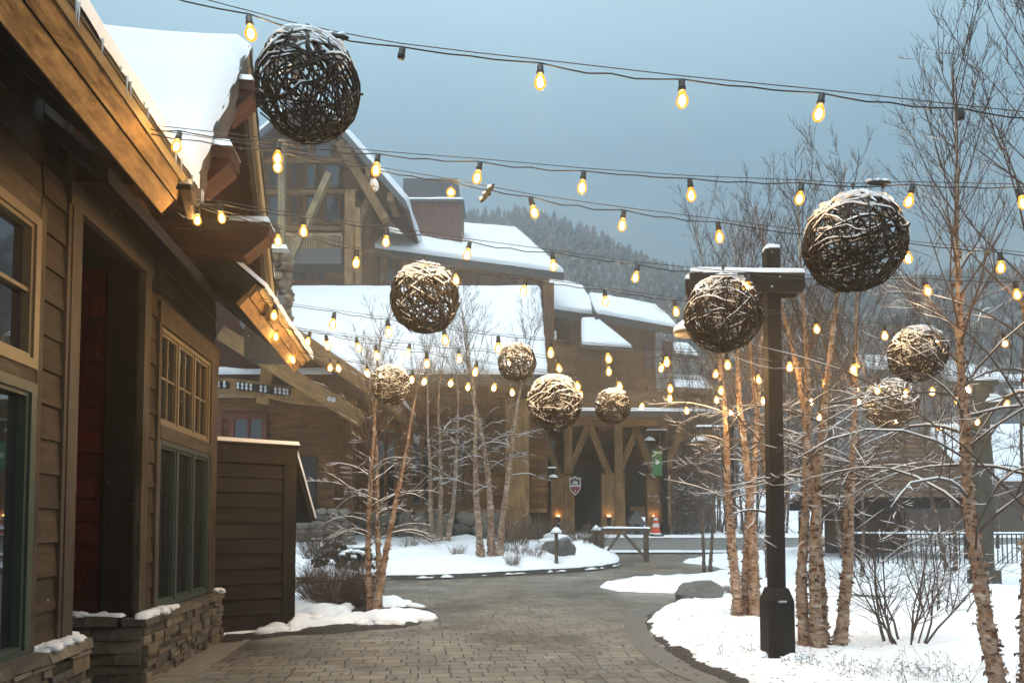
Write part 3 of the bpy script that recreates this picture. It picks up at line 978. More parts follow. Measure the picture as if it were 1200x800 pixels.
# eaves
TH = math.radians(40); ct, st = math.cos(TH), math.sin(TH); tn = math.tan(TH)
XE = .87
ye0, ze0 = lpl(187, 248, XE)
def eave(parent, y0, y1, name_f='fascia_board'):
    # two stacked golden boards square to the roof slope (lean outwards), a thin strip and the drip edge
    n = (st, ct)         # up the board
    def q(a, out): return (XE + n[0] * a + ct * out, ze0 + n[1] * a - st * out)
    def board(mb, a0, a1, o0, o1, ya, yb):
        c = [q(a0, o0), q(a0, o1), q(a1, o1), q(a1, o0)]
        mb.hexa([L(c[0][0], ya, c[0][1]), L(c[1][0], ya, c[1][1]), L(c[2][0], ya, c[2][1]), L(c[3][0], ya, c[3][1]),
                 L(c[0][0], yb, c[0][1]), L(c[1][0], yb, c[1][1]), L(c[2][0], yb, c[2][1]), L(c[3][0], yb, c[3][1])])
    mb = LB(); board(mb, 0, .142, -.03, .02, y0, y1); mb.build(name_f, 'wood_fascia', parent)
    mb = LB(); board(mb, .152, .31, -.02, .04, y0, y1)
    f = mb.build(name_f, 'wood_fascia', parent)
    mb = LB(); board(mb, .268, .318, .045, .068, y0, y1); mb.build('trim_strip', 'wood_pale', parent)
    mb = LB(); board(mb, -.0, .305, -.06, -.032, y0, y1); mb.build('fascia_backing', 'soffit_dark', parent)
    # roof deck going up from the boards: soffit below, shingle edge above
    mb = LB()
    def s(a, up, y): 
        x, z = q(up, 0); return L(x - ct * a, y, z + st * a)
    run = 5.2
    mb.hexa([s(-.08, .32, y0), s(run, .32, y0), s(run, .32, y1), s(-.08, .32, y1), s(-.08, .352, y0), s(run, .352, y0), s(run, .352, y1), s(-.08, .352, y1)])
    mb.build('roof_edge', 'black_metal', parent)
    mb = LB()
    mb.hexa([s(.05, .18, y0), s(run, .18, y0), s(run, .18, y1), s(.05, .18, y1), s(.05, .315, y0), s(run, .315, y0), s(run, .315, y1), s(.05, .315, y1)])
    y = y0 + .2
    while y < y1:
        mb.hexa([s(.04, .06, y), s(run, .06, y), s(run, .06, y + .09), s(.04, .06, y + .09), s(.04, .185, y), s(run, .185, y), s(run, .185, y + .09), s(.04, .185, y + .09)])
        y += .61
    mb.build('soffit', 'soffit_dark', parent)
    mb = LB(); mb.use_uv = False
    mb.patch(s(-.10, .352, y0), s(run, .352, y0), s(run, .352, y1), s(-.10, .352, y1), .075, 24, int(14 * (y1 - y0)), edge=.10, seed=y0, amp=.35)
    mb.build('roof_snow', 'snow', parent)
    return q, s
yF0, yF1 = ly(286, .97), ly(352, 1.0)
qf, sf = eave(tl, -1.5, ye0)
eave(tl, yF0, yF1)

# icicles hanging from the near eave
mb = LB(); mb.use_uv = False
r = random.Random(3)
ice = NT('ice'); ice.bsdf.inputs['Transmission Weight'].default_value = .7; ice.bsdf.inputs['IOR'].default_value = 1.31; ice.out((.85, .92, .97), .08, .5)
for y in [ye0 - .02, ye0 - .06, ye0 - .3, ye0 - .55, ye0 - 1.2, ye0 - 1.26] + [r.uniform(1.5, ye0) for _ in range(16)]:
    p = L(*( (lambda c: (c[0] + .07, y, c[1] - .05))(qf(.33, .06)) )); l = r.uniform(.03, .13)
    mb.tube([p, p - V((0, 0, l * .5)), p - V((0, 0, l))], [.008, .005, .001], n=5)
mb.build('icicles', 'ice', tl)['kind'] = 'stuff'

# cross gable
XR = 1.10
YA, ZC = lpl(221, 214, XR)
ZP = lpl(279, 33, XR)[1]; YC = ly(279, XR); YB = 2 * YC - YA - .15
def gslope(parent, ya, yc, snow):
    sgn = 1 if yc > ya else -1
    nlen = math.hypot(yc - ya, ZP - ZC); ny, nz_ = -(ZP - ZC) / nlen * sgn, abs(yc - ya) / nlen
    def P(x, f, up): return L(x, ya + (yc - ya) * f + ny * up, ZC + (ZP - ZC) * f + nz_ * up)
    print('GABLE', YA, YC, YB, ZC, ZP, ye0, ze0)
    mb = LB()
    XV0, XV1 = .98, .98 - (ZP - ZC) / tn
    mb.hexa([P(XV0, -.02, -.16), P(XR - .06, -.02, -.16), P(XR - .06, 1, -.16), P(XV1, 1, -.16), P(XV0, -.02, -.03), P(XR - .06, -.02, -.03), P(XR - .06, 1, -.03), P(XV1, 1, -.03)])
    mb.build('gable_roof_deck', 'wood_red', parent)
    mb = LB()
    mb.hexa([P(XR - .05, -.03, -.26), P(XR, -.03, -.26), P(XR, 1.0, -.26), P(XR - .05, 1.0, -.26), P(XR - .05, -.03, .03), P(XR, -.03, .03), P(XR, 1.0, .03), P(XR - .05, 1.0, .03)])
    mb.build('rake_board', 'wood_trim_grey', parent)
    mb = LB()
    mb.hexa([P(XR + .003, -.03, -.14), P(XR + .03, -.03, -.14), P(XR + .03, 1.0, -.14), P(XR + .003, 1.0, -.14), P(XR + .003, -.03, .035), P(XR + .03, -.03, .035), P(XR + .03, 1.0, .035), P(XR + .003, 1.0, .035)])
    mb.build('rake_trim', 'wood_pale' if not snow else 'wood_trim_grey', parent)
    mb = LB()
    mb.hexa([P(XV0, -.04, .0), P(XR + .04, -.04, .0), P(XR + .04, 1, .0), P(XV1, 1, .0), P(XV0, -.04, .038), P(XR + .04, -.04, .038), P(XR + .04, 1, .038), P(XV1, 1, .038)])
    mb.build('roof_edge', 'black_metal', parent)
    mb = LB(); mb.use_uv = False
    a, b, c, d = P(XV0, -.03, .035), P(XR + .05, -.03, .035), P(XR + .05, 1.02, .035), P(XV1, 1.02, .035)
    mb.patch(a, b, c, d, .11, 60, 36, edge=.13, seed=7, amp=.5, freq=1.3)
    mb.build('roof_snow', 'snow_roof', parent)
gslope(tl, YA, YC, True)
gslope(tl, YB, YC, False)
# gable wall of dark red boards with its trims, and the rear beam
mb = LB()
XG = .09
z = ZC - .15; 
def gz(y): return ZC - .1 + (ZP - ZC) * (1 - abs(y - YC) / (YC - YA))
zz = WT - .08
while zz < ZP - .1:
    hw = (YC - YA) * min(1, max(0.02, 1 - (zz + .35 - ZC) / (ZP - ZC)))
    mb.bx(XG - .05, XG + rnd.uniform(.0, .006), YC - hw, YC + hw, zz, zz + .14)
    zz += .145
mb.build('gable_wall', 'wood_red', tl)
mb = LB()
mb.hexa([L(.5, ye0 - .03, ze0 + .20), L(-4, ye0 - .03, ze0 + .2 + 4.5 * tn), L(-4, yF0 + .03, ze0 + .2 + 4.5 * tn), L(.5, yF0 + .03, ze0 + .20), L(.5, ye0 - .03, ze0 + .32), L(-4, ye0 - .03, ze0 + .32 + 4.5 * tn), L(-4, yF0 + .03, ze0 + .32 + 4.5 * tn), L(.5, yF0 + .03, ze0 + .32)])
mb.build('gable_shade_sheet', 'soffit_dark', tl)  # dark sheet added to stand in for the shade under the gable
mb = LB(); mb.bx(-.2, -.02, YA - .3, YB + .3, WT + .002, ZC + .9); mb.build('upper_wall', 'wood_dark', tl)
def outrigger(y, z, w, h, x1, x0=-.2):
    """projecting beam with a chamfered end and a cap of snow"""
    mb = LB()
    mb.prism([L(x0, y - w / 2, z - h / 2), L(x1 - h * .62, y - w / 2, z - h / 2), L(x1, y - w / 2, z + h * .08), L(x1, y - w / 2, z + h * .2), L(x0, y - w / 2, z + h * .2)], WY * w)
    o = mb.build('outrigger_beam', 'wood_red', tl)
    mb = LB()
    mb.bx(x0, x1 + .02, y - w / 2 - .015, y + w / 2 + .015, z + h * .21, z + h * .5); mb.build('beam_cap', 'wood_red', o)
    mb = LB(); mb.use_uv = False
    mb.patch(L(x1 - .42, y - w / 2 - .02, z + h * .5), L(x1 + .03, y - w / 2 - .02, z + h * .5), L(x1 + .03, y + w / 2 + .02, z + h * .5), L(x1 - .42, y + w / 2 + .02, z + h * .5), .075, 8, 6, edge=.07, seed=y, amp=.2)
    mb.build('snow_cap', 'snow', o)
for px, py, ht, dy in ((298, 124, 44, .06), (273, 205, 52, -.92), (316, 286, 42, 1.0)):
    # beam at dy from the ridge; its outer end falls on the pixel column px
    yy = YC + dy; x1 = 1.2
    for _ in range(20): x1 -= (yy - ly(px, x1)) * .2
    yy, z = lpl(px, py, x1)
    h = ht / FPX * (L(x1, yy, 0).y)
    print('OUTR', yy, z, h, x1)
    outrigger(yy, z, .26, h, x1, XG - .02)
# stone chimney stack rising behind the gable
yc_, zc0 = lpl(333, 345, .35); zc1 = lpl(333, 293, .35)[1]
mb = LB()
cy0, cx1 = yc_, .35
cyb = cy0 + .55; cx0 = cx1 - .75
mb.bx(cx0 + .04, cx1 - .04, cy0 + .04, cyb - .04, zc0 - 1.2, zc1 - .05)
mt = mb.build('chimney', 'mortar', tl)
mb = LB(); r = random.Random(9); mb.use_uv = False
def facestones(P, W, z0, z1, n=7):
    z = z0; k = 0
    while z < z1:
        h = r.uniform(.09, .16); u = r.uniform(-.05, .02)
        while u < W:
            l = r.uniform(.12, .26)
            c = P(u + l / 2, 0, z + h / 2); k += 1
            mb.blob((c.x, c.y, c.z), (l * .52, l * .42, h * .52), seed=k + z, amp=.22, nu=8, nv=6)
            u += l
        z += h
facestones(lambda u, o, z: L(cx0 + u, cy0 + .03, z), .75, zc0 - .5, zc1 - .1)
facestones(lambda u, o, z: L(cx1 - .03, cy0 + u, z), .55, zc0 - .5, zc1 - .1)
mb.build('chimney_stones', 'field_stone', mt)
mb = LB(); mb.bx(cx0 - .06, cx1 + .06, cy0 - .06, cyb + .06, zc1 - .05, zc1 + .03); mb.build('cap_stone', 'concrete', mt)
mb = LB(); mb.use_uv = False
mb.patch(L(cx0 - .06, cy0 - .06, zc1 + .03), L(cx1 + .06, cy0 - .06, zc1 + .03), L(cx1 + .06, cyb + .06, zc1 + .03), L(cx0 - .06, cyb + .06, zc1 + .03), .1, 10, 8, edge=.08); mb.build('snow_cap', 'snow', mt)
mb = LB(); mb.bx(cx0 - .03, cx1 + .03, cy0 - .03, cyb + .03, zc0 - .6, zc0 - .02); mb.build('flashing', 'grey_metal', mt)

# hooks for the light strings
HOOKS = []
# pale paving band along the foot of the wall
mb = LB()
a0 = [L(sx0 + .06, 3.5, 0), L(sx0 + .42, 3.5, 0), L(sx0 + .42, yE + .1, 0), L(sx0 + .06, yE + .1, 0)]
mb.use_uv = True
u = 3.5
while u < yE + .1:
    u1 = min(u + rnd.uniform(.5, .8), yE + .1)
    mb.hexa([L(sx0 + .05, u, -.02), L(sx0 + .42, u, -.02), L(sx0 + .42, u1 - .012, -.02), L(sx0 + .05, u1 - .012, -.02), L(sx0 + .05, u, .006), L(sx0 + .42, u, .006), L(sx0 + .42, u1 - .012, .006), L(sx0 + .05, u1 - .012, .006)])
    u = u1
plain('edge_paver', (.20, .172, .135), .75, scale=5, nz=.4, bump=.4)
tag(mb.build('paving_border', 'edge_paver'), kind='structure')

# ------------------------------------------------------------------ dark clapboard shed
p0, p1 = gnd(250, 746), gnd(343, 738)
ex = (p1 - p0).normalized(); ey = V((-ex.y, ex.x, 0))
if ey.y < 0: ey = -ey
shd = thing('storage_shed', tuple(p0), 'dark brown clapboard storage shed with a strip of snow along its flat top', 'shed')
Wd = (p1 - p0).length; Dp = 2.3
Hs = at(300, 517, p0.y).z
def SHP(u, v, z): return p0 + ex * u + ey * v + V((0, 0, z))
mb = MB()
mb.box((-.6, .02, 0), (Wd - .02, Dp, Hs - .05), SHP); mb.build('wall', 'wood_dark', shd)
mb = MB(); z = .06
while z < Hs - .30:
    zt = min(z + .222, Hs - .3)
    mb.hexa([SHP(-.6, .02, z), SHP(-.6, -.012, z), SHP(Wd - .17, -.012, z), SHP(Wd - .17, .02, z), SHP(-.6, .02, zt), SHP(-.6, .008, zt - .004), SHP(Wd - .17, .008, zt - .004), SHP(Wd - .17, .02, zt)])
    z = zt
mb.build('siding', 'wood_shed', shd)
mb = MB(); z = .06
while z < Hs - .5:
    zt = z + .222
    mb.hexa([SHP(Wd - .02, .13, z), SHP(Wd + .014, .13, z), SHP(Wd + .014, Dp, z), SHP(Wd - .02, Dp, z), SHP(Wd - .02, .13, zt), SHP(Wd - .004, .13, zt - .004), SHP(Wd - .004, Dp, zt - .004), SHP(Wd - .02, Dp, zt)])
    z = zt
mb.build('siding', 'wood_shed_grey', shd)
mb = MB()
mb.box((Wd - .17, -.022, .0), (Wd + .022, .13, Hs - .29), SHP); mb.build('corner_post', 'wood_shed', shd)
mb = MB()
mb.box((-.62, -.03, Hs - .29), (Wd + .03, .02, Hs - .02), SHP); mb.build('fascia_board', 'wood_shed', shd)
mb = MB()
mb.hexa([SHP(-.65, -.06, Hs - .02), SHP(Wd + .05, -.06, Hs - .02), SHP(Wd + .10, Dp, Hs - .12), SHP(-.65, Dp, Hs - .12), SHP(-.65, -.06, Hs + .02), SHP(Wd + .05, -.06, Hs + .02), SHP(Wd + .10, Dp, Hs - .08), SHP(-.65, Dp, Hs - .08)])
# lean-to roof leaf running down the right side
mb.hexa([SHP(Wd - .02, .1, Hs - .06), SHP(Wd + .62, .9, Hs - 1.16), SHP(Wd + .62, Dp + .3, Hs - 1.16), SHP(Wd - .02, Dp + .3, Hs - .06), SHP(Wd + .04, .1, Hs - .01), SHP(Wd + .68, .9, Hs - 1.11), SHP(Wd + .68, Dp + .3, Hs - 1.11), SHP(Wd + .04, Dp + .3, Hs - .01)])
mb.build('roof', 'wood_shed', shd)
mb = MB(); mb.use_uv = False
mb.patch(SHP(-.65, -.075, Hs + .02), SHP(Wd + .06, -.075, Hs + .02), SHP(Wd + .11, Dp, Hs - .08), SHP(-.65, Dp, Hs - .08), .055, 30, 14, edge=.05, seed=3, amp=.2)
mb.patch(SHP(Wd + .04, .08, Hs - .0), SHP(Wd + .69, .88, Hs - 1.10), SHP(Wd + .69, Dp + .3, Hs - 1.10), SHP(Wd + .04, Dp + .3, Hs), .03, 14, 14, edge=.05, seed=4, amp=.2)
mb.build('snow_cap', 'snow', shd)
mb = MB(); mb.use_uv = False
mb.patch(SHP(-.6, -.14, .012), SHP(Wd - .1, -.16, .012), SHP(Wd, -.02, .012), SHP(-.6, -.02, .012), .05, 40, 6, edge=.06, seed=3, amp=.7)
tag(mb.build('snow_strip', 'snow'), kind='structure')
# ------------------------------------------------------------------ the big lodge behind
ml = thing('mountain_lodge', (0, 30, zgs(27)), 'large brown mountain lodge with snowy roofs and timber gable at the path end', 'building')

def fsiding(mb, A, B, z0, z1, pitch=.3, th=.03):
    """lapped boards on a vertical wall between plan points A and B (viewed from the right of A->B)"""
    A, B = V(A), V(B); d = (B - A).normalized(); n = V((d.y, -d.x, 0))
    z = z0
    while z < z1 - .01:
        zt = min(z + pitch, z1)
        i = [A + V((0, 0, z)), A + n * th + V((0, 0, z)), B + n * th + V((0, 0, z)), B + V((0, 0, z)), A + V((0, 0, zt)), A + n * th * .3 + V((0, 0, zt - .01)), B + n * th * .3 + V((0, 0, zt - .01)), B + V((0, 0, zt))]
        mb.hexa(i); z = zt

def fwin(parent, px0, py0, px1, py1, Y, cols=2, rows=2, mat='frame_red', glass='glass_far', fr=.09, leaves=1, bar=.05):
    a, b = at(px0, py1, Y), at(px1, py0, Y)
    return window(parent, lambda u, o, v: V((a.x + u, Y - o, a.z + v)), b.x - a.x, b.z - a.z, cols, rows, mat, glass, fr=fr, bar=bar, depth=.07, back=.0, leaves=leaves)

def roof_quad(parent, e0, e1, r1, r0, th=.25, snow=.3, fascia='dark_fascia', over=.0, seed=1, nu=30, nv=16, fh=.35):
    """e0-e1 eave, r0-r1 ridge: deck, eave board and snow"""
    e0, e1, r1, r0 = V(e0), V(e1), V(r1), V(r0)
    n = (e1 - e0).cross(r0 - e0).normalized()
    if n.z < 0: n = -n
    mb = MB(); mb.hexa([e0 - n * th, e1 - n * th, r1 - n * th, r0 - n * th, e0, e1, r1, r0])
    o = mb.build('roof', fascia, parent)
    mb = MB(); d = (e1 - e0).normalized(); out = ((e0 - r0) - d * (e0 - r0).dot(d)).normalized(); out.z = 0; out.normalize()
    a, b = e0 + out * .02, e1 + out * .02
    mb.hexa([a - V((0, 0, fh)), b - V((0, 0, fh)), b + out * .06 - V((0, 0, fh)), a + out * .06 - V((0, 0, fh)), a + V((0, 0, .02)), b + V((0, 0, .02)), b + out * .06 + V((0, 0, .02)), a + out * .06 + V((0, 0, .02))])
    mb.build('eave_board', fascia, o)
    if snow:
        mb = MB(); mb.use_uv = False
        k = out * .12 - V((0, 0, .06))
        mb.patch(e0 + k, e1 + k, r1, r0, snow * .6, nu, nv, edge=.18, seed=seed, amp=.35, freq=.8)
        mb.build('roof_snow', 'snow_roof', o)
    return o

# --- low front wing: wall, stone foundation, dark windows, posts
YF = 27.0
def X(px, Y=YF): return at(px, 600, Y).x
zE = at(500, 441, YF - 1.2).z
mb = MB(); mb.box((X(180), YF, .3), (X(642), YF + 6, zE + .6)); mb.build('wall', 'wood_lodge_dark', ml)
mb = MB()
fsiding(mb, (X(180), YF - .001, 0), (X(642), YF - .001, 0), 2.0, zE + .3, .33, .035)
mb.build('siding', 'wood_lodge', ml)
for a, b, t0, b0 in ((436, 468, 498, 597), (478, 510, 498, 597), (527, 551, 512, 597)):
    fwin(ml, a, t0, b, b0, YF - .06, 1, 1, 'wood_lodge', glass='glass', fr=.14, leaves=2)
fwin(ml, 600, 520, 622, 596, YF - .06, 1, 1, 'wood_lodge', glass='glass', fr=.1)
for a, b in ((388, 414), (592, 620)):
    mb = MB(); mb.box((X(a, YF - .5), YF - .6, .8), (X(b, YF - .5), YF - .04, at(400, 470, YF).z)); mb.build('porch_post', 'wood_timber', ml)
mb = MB(); mb.box((X(414), YF - .2, 2.02), (X(640), YF - .05, 2.14)); mb.build('window_ledge', 'wood_timber', ml)
mb = MB(); mb.box((X(350), YF - .30, .2), (X(612), YF - .02, 2.0)); fb = mb.build('stone_foundation', 'mortar', ml)
mb = MB(); mb.use_uv = False
r = random.Random(21); z, k = .55, 0
while z < 1.95:
    h = r.uniform(.30, .52); u = X(352)
    while u < X(610):
        l = r.uniform(.35, .8); k += 1
        mb.blob((u + l / 2, YF - .32, z + h / 2), (l * .52, .12, h * .53), seed=k, amp=.28, nu=10, nv=7)
        u += l * .98
    z += h * .94
mb.build('foundation_stones', 'field_stone', fb)
e0, e1 = at(250, 437, YF - 1.3), at(642, 440, YF - 1.3); e1.z = e0.z
r1 = at(633, 338, 34.0); r0 = V((at(250, 338, 34.0).x, 34.0, r1.z))
e0.x -= 4; r0.x -= 4
roof_quad(ml, e0, e1, r1, r0, snow=.32, seed=3, nu=50, nv=22, fh=.45)
mb = MB(); mb.box((X(180), YF - 1.0, zE - .55), (X(642), YF - .05, zE - .35)); mb.build('eave_beam', 'wood_lodge_dark', ml)
# right end of the wing: corner post
mb = MB(); mb.box((at(637, 400, 34).x, 33.0, 1), (at(648, 400, 34).x, 33.6, at(640, 336, 33.6).z)); mb.build('corner_post', 'wood_lodge', ml)

# --- timber truss porch facing the path, on the left
YT = 24.0
def T(px, py, Y=YT): return at(px, py, Y)
mb = MB()
yb = YT + 1.6
q = T(175, 416, yb); q2 = T(412, 545, yb)
mb.box((T(175, 400, yb).x, yb, 1.5), (T(392, 400, yb).x, yb + .2, T(200, 462, yb).z)); mb.build('porch_wall', 'wood_lodge', ml)
mb = MB(); mb.prism([T(130, 462, yb), T(428, 468, yb), T(345, 398, yb), T(230, 300, yb), T(130, 220, yb)], (0, .2, 0)); mb.build('porch_gable_wall', 'wood_red', ml)
mb = MB(); fsiding(mb, T(250, 600, yb - .01) * 1, T(390, 600, yb - .01) * 1, 0, .01)
mb = MB(); A_, B_ = T(200, 600, yb - .01), T(392, 600, yb - .01); A_.z = B_.z = 0
fsiding(mb, A_, B_, 1.6, T(300, 464, yb).z, .3); mb.build('porch_siding', 'wood_lodge', ml)
mb = MB(); mb.box((A_.x, yb - .12, T(300, 466, yb).z), (B_.x + .3, yb - .04, T(300, 462, yb).z)); mb.build('gable_ledge', 'wood_pale', ml)
fwin(ml, 241, 486, 261, 520, yb - .1, 1, 1, 'frame_red', leaves=1, fr=.12)
fwin(ml, 270, 486, 313, 520, yb - .1, 1, 1, 'frame_red', leaves=2, fr=.12)
mb = MB(); mb.box((T(338, 500, yb).x, yb - .1, 1.7), (T(372, 500, yb).x, yb - .03, T(350, 535, yb).z)); mb.build('porch_door', 'frame_dark', ml)
# trusses
mb = MB()
mb.beam(T(262, 392), T(425, 492), .5, .62, (0, -1, .0))
mb.build('truss_rafter', 'wood_timber', ml)
mb = MB()
pts_t = [(235, 443), (270, 443), (305, 447), (340, 453), (378, 465)]; pts_b = [(378, 475), (340, 471), (305, 464), (270, 460), (235, 459)]
mb.prism([T(*p, YT + .12) for p in pts_t + pts_b], (0, .34, 0)); tc_ = mb.build('truss_chord', 'wood_timber', ml)
mb = MB(); mb.prism([T(307, 424, YT + .14), T(320, 432, YT + .14), T(313, 473, YT + .14), T(300, 471, YT + .14)], (0, .3, 0)); mb.build('truss_post', 'wood_timber', ml)
mb = MB()
for poly in ([(277, 447), (340, 455), (339, 464), (276, 456)], [(240, 446), (268, 447), (268, 455), (240, 454)]):
    mb.prism([T(*p, YT + .06) for p in poly], (0, .05, 0))
pl = mb.build('steel_plate', 'black_metal', tc_)
mb = MB(); mb.use_uv = False
for x in (279, 284, 289, 294, 306, 311, 323, 328, 333, 337):
    for dy in (2.2, 6.2):
        c = T(x, 447 + (x - 277) * .127 + dy, YT + .05); mb.blob((c.x, c.y, c.z), (.06, .04, .06), amp=0, nu=6, nv=4)
for x in (243, 249, 256, 263):
    for dy in (2.2, 6): 
        c = T(x, 446 + dy, YT + .05); mb.blob((c.x, c.y, c.z), (.06, .04, .06), amp=0, nu=6, nv=4)
for x, y in ((312, 419), (317, 421), (386, 467), (391, 468)):
    c = T(x, y, YT - .3); mb.blob((c.x, c.y, c.z), (.09, .04, .09), amp=0, nu=8, nv=4)
mb.build('bolt_heads', 'bolt_steel', pl)
# porch roof slope
mb = MB()
a, b = T(250, 318, YT - .6), T(470, 470, YT - .6)
mb.hexa([a + V((0, 0, -.55)), b + V((0, 0, -.55)), b + V((0, 4, -.55)), a + V((0, 4, -.55)), a, b, b + V((0, 4, 0)), a + V((0, 4, 0))])
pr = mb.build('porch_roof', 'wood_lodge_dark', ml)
mb = MB(); mb.beam(a + V((0, -.05, -.22)), b + V((0, -.05, -.22)), .1, .5, (0, -1, 0)); 
mb.hexa([a + V((0, -.12, -.5)), b + V((0, -.12, -.5)), b + V((0, -.04, -.5)), a + V((0, -.04, -.5)), a + V((0, -.12, .03)), b + V((0, -.12, .03)), b + V((0, -.04, .03)), a + V((0, -.04, .03))])
mb.build('rake_board', 'wood_timber', pr)
mb = MB(); mb.use_uv = False
n = V((.5, 0, .86)); mb.patch(a + V((0, -.1, .03)), b + V((0, -.1, .03)), b + V((0, 4, .03)), a + V((0, 4, .03)), .12, 20, 8, edge=.15); mb.build('roof_snow', 'snow_roof', pr)
# left foundation below the porch
mb = MB(); mb.box((T(300, 600).x, YT + .6, .2), (T(400, 600).x, YT + 1.4, 1.95)); f2 = mb.build('stone_foundation', 'mortar', ml)
mb = MB(); mb.use_uv = False; z, k = .5, 300
while z < 1.9:
    h = r.uniform(.16, .30); u = T(320, 600).x
    while u < T(398, 600).x:
        l = r.uniform(.3, .6); k += 1
        mb.blob((u + l / 2, YT + .6, z + h / 2), (l * .52, .1, h * .53), seed=k, amp=.25, nu=10, nv=6); u += l * .98
    z += h * .95
mb.build('foundation_stones', 'field_stone', f2)

# --- tall gable tower
YG = 36.0
mb = MB()
ap = at(368, 118, YG); lf = at(215, 250, YG); rt = at(452, 215, YG)
mb.prism([at(215, 420, YG), at(436, 420, YG), at(436, 212, YG), ap - V((0, 0, 1.2)), at(300, 160, YG), at(215, 235, YG)], (0, 5, 0)); mb.build('tower_wall', 'wood_lodge', ml)
for (c0, c1) in ((300, 309), (313, 330), (339, 352), (357, 372), (379, 400)):
    fwin(ml, c0, 190, c1, 222, YG - .06, 1, 1, 'wood_lodge', fr=.1)
    fwin(ml, c0, 228, c1, 264, YG - .06, 1, 1, 'wood_lodge', fr=.1)
fwin(ml, 350, 168, 364, 186, YG - .06, 1, 1, 'wood_lodge', fr=.1); fwin(ml, 366, 165, 390, 188, YG - .06, 1, 1, 'wood_lodge', fr=.1)
fwin(ml, 336, 308, 384, 332, YG - .06, 2, 1, 'frame_red', leaves=2, fr=.14); fwin(ml, 303, 308, 328, 332, YG - .06, 2, 1, 'frame_red', fr=.14)
# balcony
mb = MB(); c0, c1 = at(330, 300, YG - 1.3), at(400, 300, YG - 1.3)
mb.box((at(318, 300, YG).x, YG - 1.3, at(330, 309, YG - 1.3).z), (c1.x, YG - .05, at(330, 291, YG - 1.3).z)); bal = mb.build('balcony', 'slate_fascia', ml)
mb = MB()
zt_, zb_ = at(330, 276, YG - 1.3).z, at(330, 291, YG - 1.3).z
mb.box((c0.x, YG - 1.3, zt_), (c1.x, YG - 1.2, zt_ + .12))
for k in range(25): mb.box((c0.x + (c1.x - c0.x) * k / 24 - .03, YG - 1.28, zb_), (c0.x + (c1.x - c0.x) * k / 24 + .03, YG - 1.22, zt_))
mb.build('railing', 'wood_pale', bal)
# roof with deep overhang: right slope seen from below, timber braces
A1, B1 = at(362, 108, YG - 1.8), at(476, 238, YG - 1.8)
A1l, B1l = at(362, 108, YG - 1.8), at(235, 215, YG - 1.8)
for (a, b), nm in (((A1, B1), 1), ((A1l, B1l), 2)):
    up = V((0, 0, .30))
    mb = MB(); mb.hexa([a - up, b - up, b + V((0, 6, 0)) - up, a + V((0, 6, 0)) - up, a, b, b + V((0, 6, 0)), a + V((0, 6, 0))]); ro = mb.build('roof', 'wood_lodge_dark', ml)
    mb = MB(); mb.hexa([a - up * 1.1 - V((0, .12, 0)), b - up * 1.1 - V((0, .12, 0)), b - up * 1.1, a - up * 1.1, a + V((0, -.12, .05)), b + V((0, -.12, .05)), b + V((0, 0, .05)), a + V((0, 0, .05))]); mb.build('rake_board', 'slate_fascia', ro)
    mb = MB(); mb.use_uv = False; mb.patch(a + V((0, -.1, .05)), b + V((0, -.1, .05)), b + V((0, 6, .05)), a + V((0, 6, .05)), .28, 20, 12, edge=.25, freq=.6); mb.build('roof_snow', 'snow_roof', ro)
for f in (.18, .40, .62, .84):
    c = A1.lerp(B1, f) - V((0, 0, .52)); mb = MB(); mb.box((c.x - .16, c.y + .05, c.z - .2), (c.x + .16, c.y + 1.9, c.z + .2)); mb.build('roof_lookout', 'wood_timber', ml)
mb = MB(); YB_ = YG - 1.2
mb.beam(at(398, 168, YB_), at(452, 258, YB_), .4, .5, (0, -1, 0)); mb.build('barge_timber', 'wood_timber', ml)
mb = MB(); mb.beam(at(331, 165, YB_), at(331, 300, YB_), .32, .4, (0, -1, 0)); mb.build('gable_post', 'wood_pale', ml)
mb = MB(); mb.beam(at(335, 318, YB_), at(386, 204, YB_), .3, .4, (0, -1, 0)); mb.build('gable_brace', 'wood_pale', ml)
mb = MB(); mb.beam(at(411, 224, YB_), at(411, 335, YB_), .5, .4, (0, -1, 0)); mb.beam(at(418, 262, YB_ + .3), at(432, 236, YB_ + .3), .3, .3, (0, -1, 0))
mb.beam(at(419, 245, YB_), at(419, 335, YB_), .35, .4, (0, -1, 0)); mb.build('tower_post', 'wood_timber', ml)
for y in (188, 225, 268):
    mb = MB(); mb.box((at(297, y + 2, YG).x, YG - .25, at(300, y + 2.5, YG - .2).z), (at(404, y, YG).x, YG - .13, at(300, y - 2.5, YG - .2).z)); mb.build('window_beam', 'wood_timber', ml)

# --- upper wing running away to the right with its snowy roof
def wing(parent, pe0, Y0, pe1, Y1, pr1, YR1, pr0, YR0, wall_low, mat='wood_lodge', snow=.35, seed=1, inset=.9, fh=.5):
    e0, e1 = at(*pe0, Y0), at(*pe1, Y1); e1.z = e0.z
    rr1, rr0 = at(*pr1, YR1), at(*pr0, YR0)
    roof_quad(parent, e0, e1, rr1, rr0, snow=snow, seed=seed, fh=fh, nu=40, nv=18)
    d = (e1 - e0).normalized(); nb = V((-d.y, d.x, 0))
    if nb.y < 0: nb = -nb
    a, b = e0 + nb * inset, e1 + nb * inset - d * .8
    mb = MB()
    mb.hexa([V((p.x, p.y, wall_low)) for p in (a, b, b + nb * 7, a + nb * 7)] + [V((p.x, p.y, e0.z - .02)) for p in (a, b)] + [V((p.x, p.y, e0.z - .02)) for p in (b + nb * 7, a + nb * 7)])
    mb.build('wall', mat, parent)
    return a, b, nb
a, b, nb = wing(ml, (418, 287), 36.5, (660, 324), 40.5, (604, 268), 48.0, (418, 255), 44.0, 3.0, seed=5)
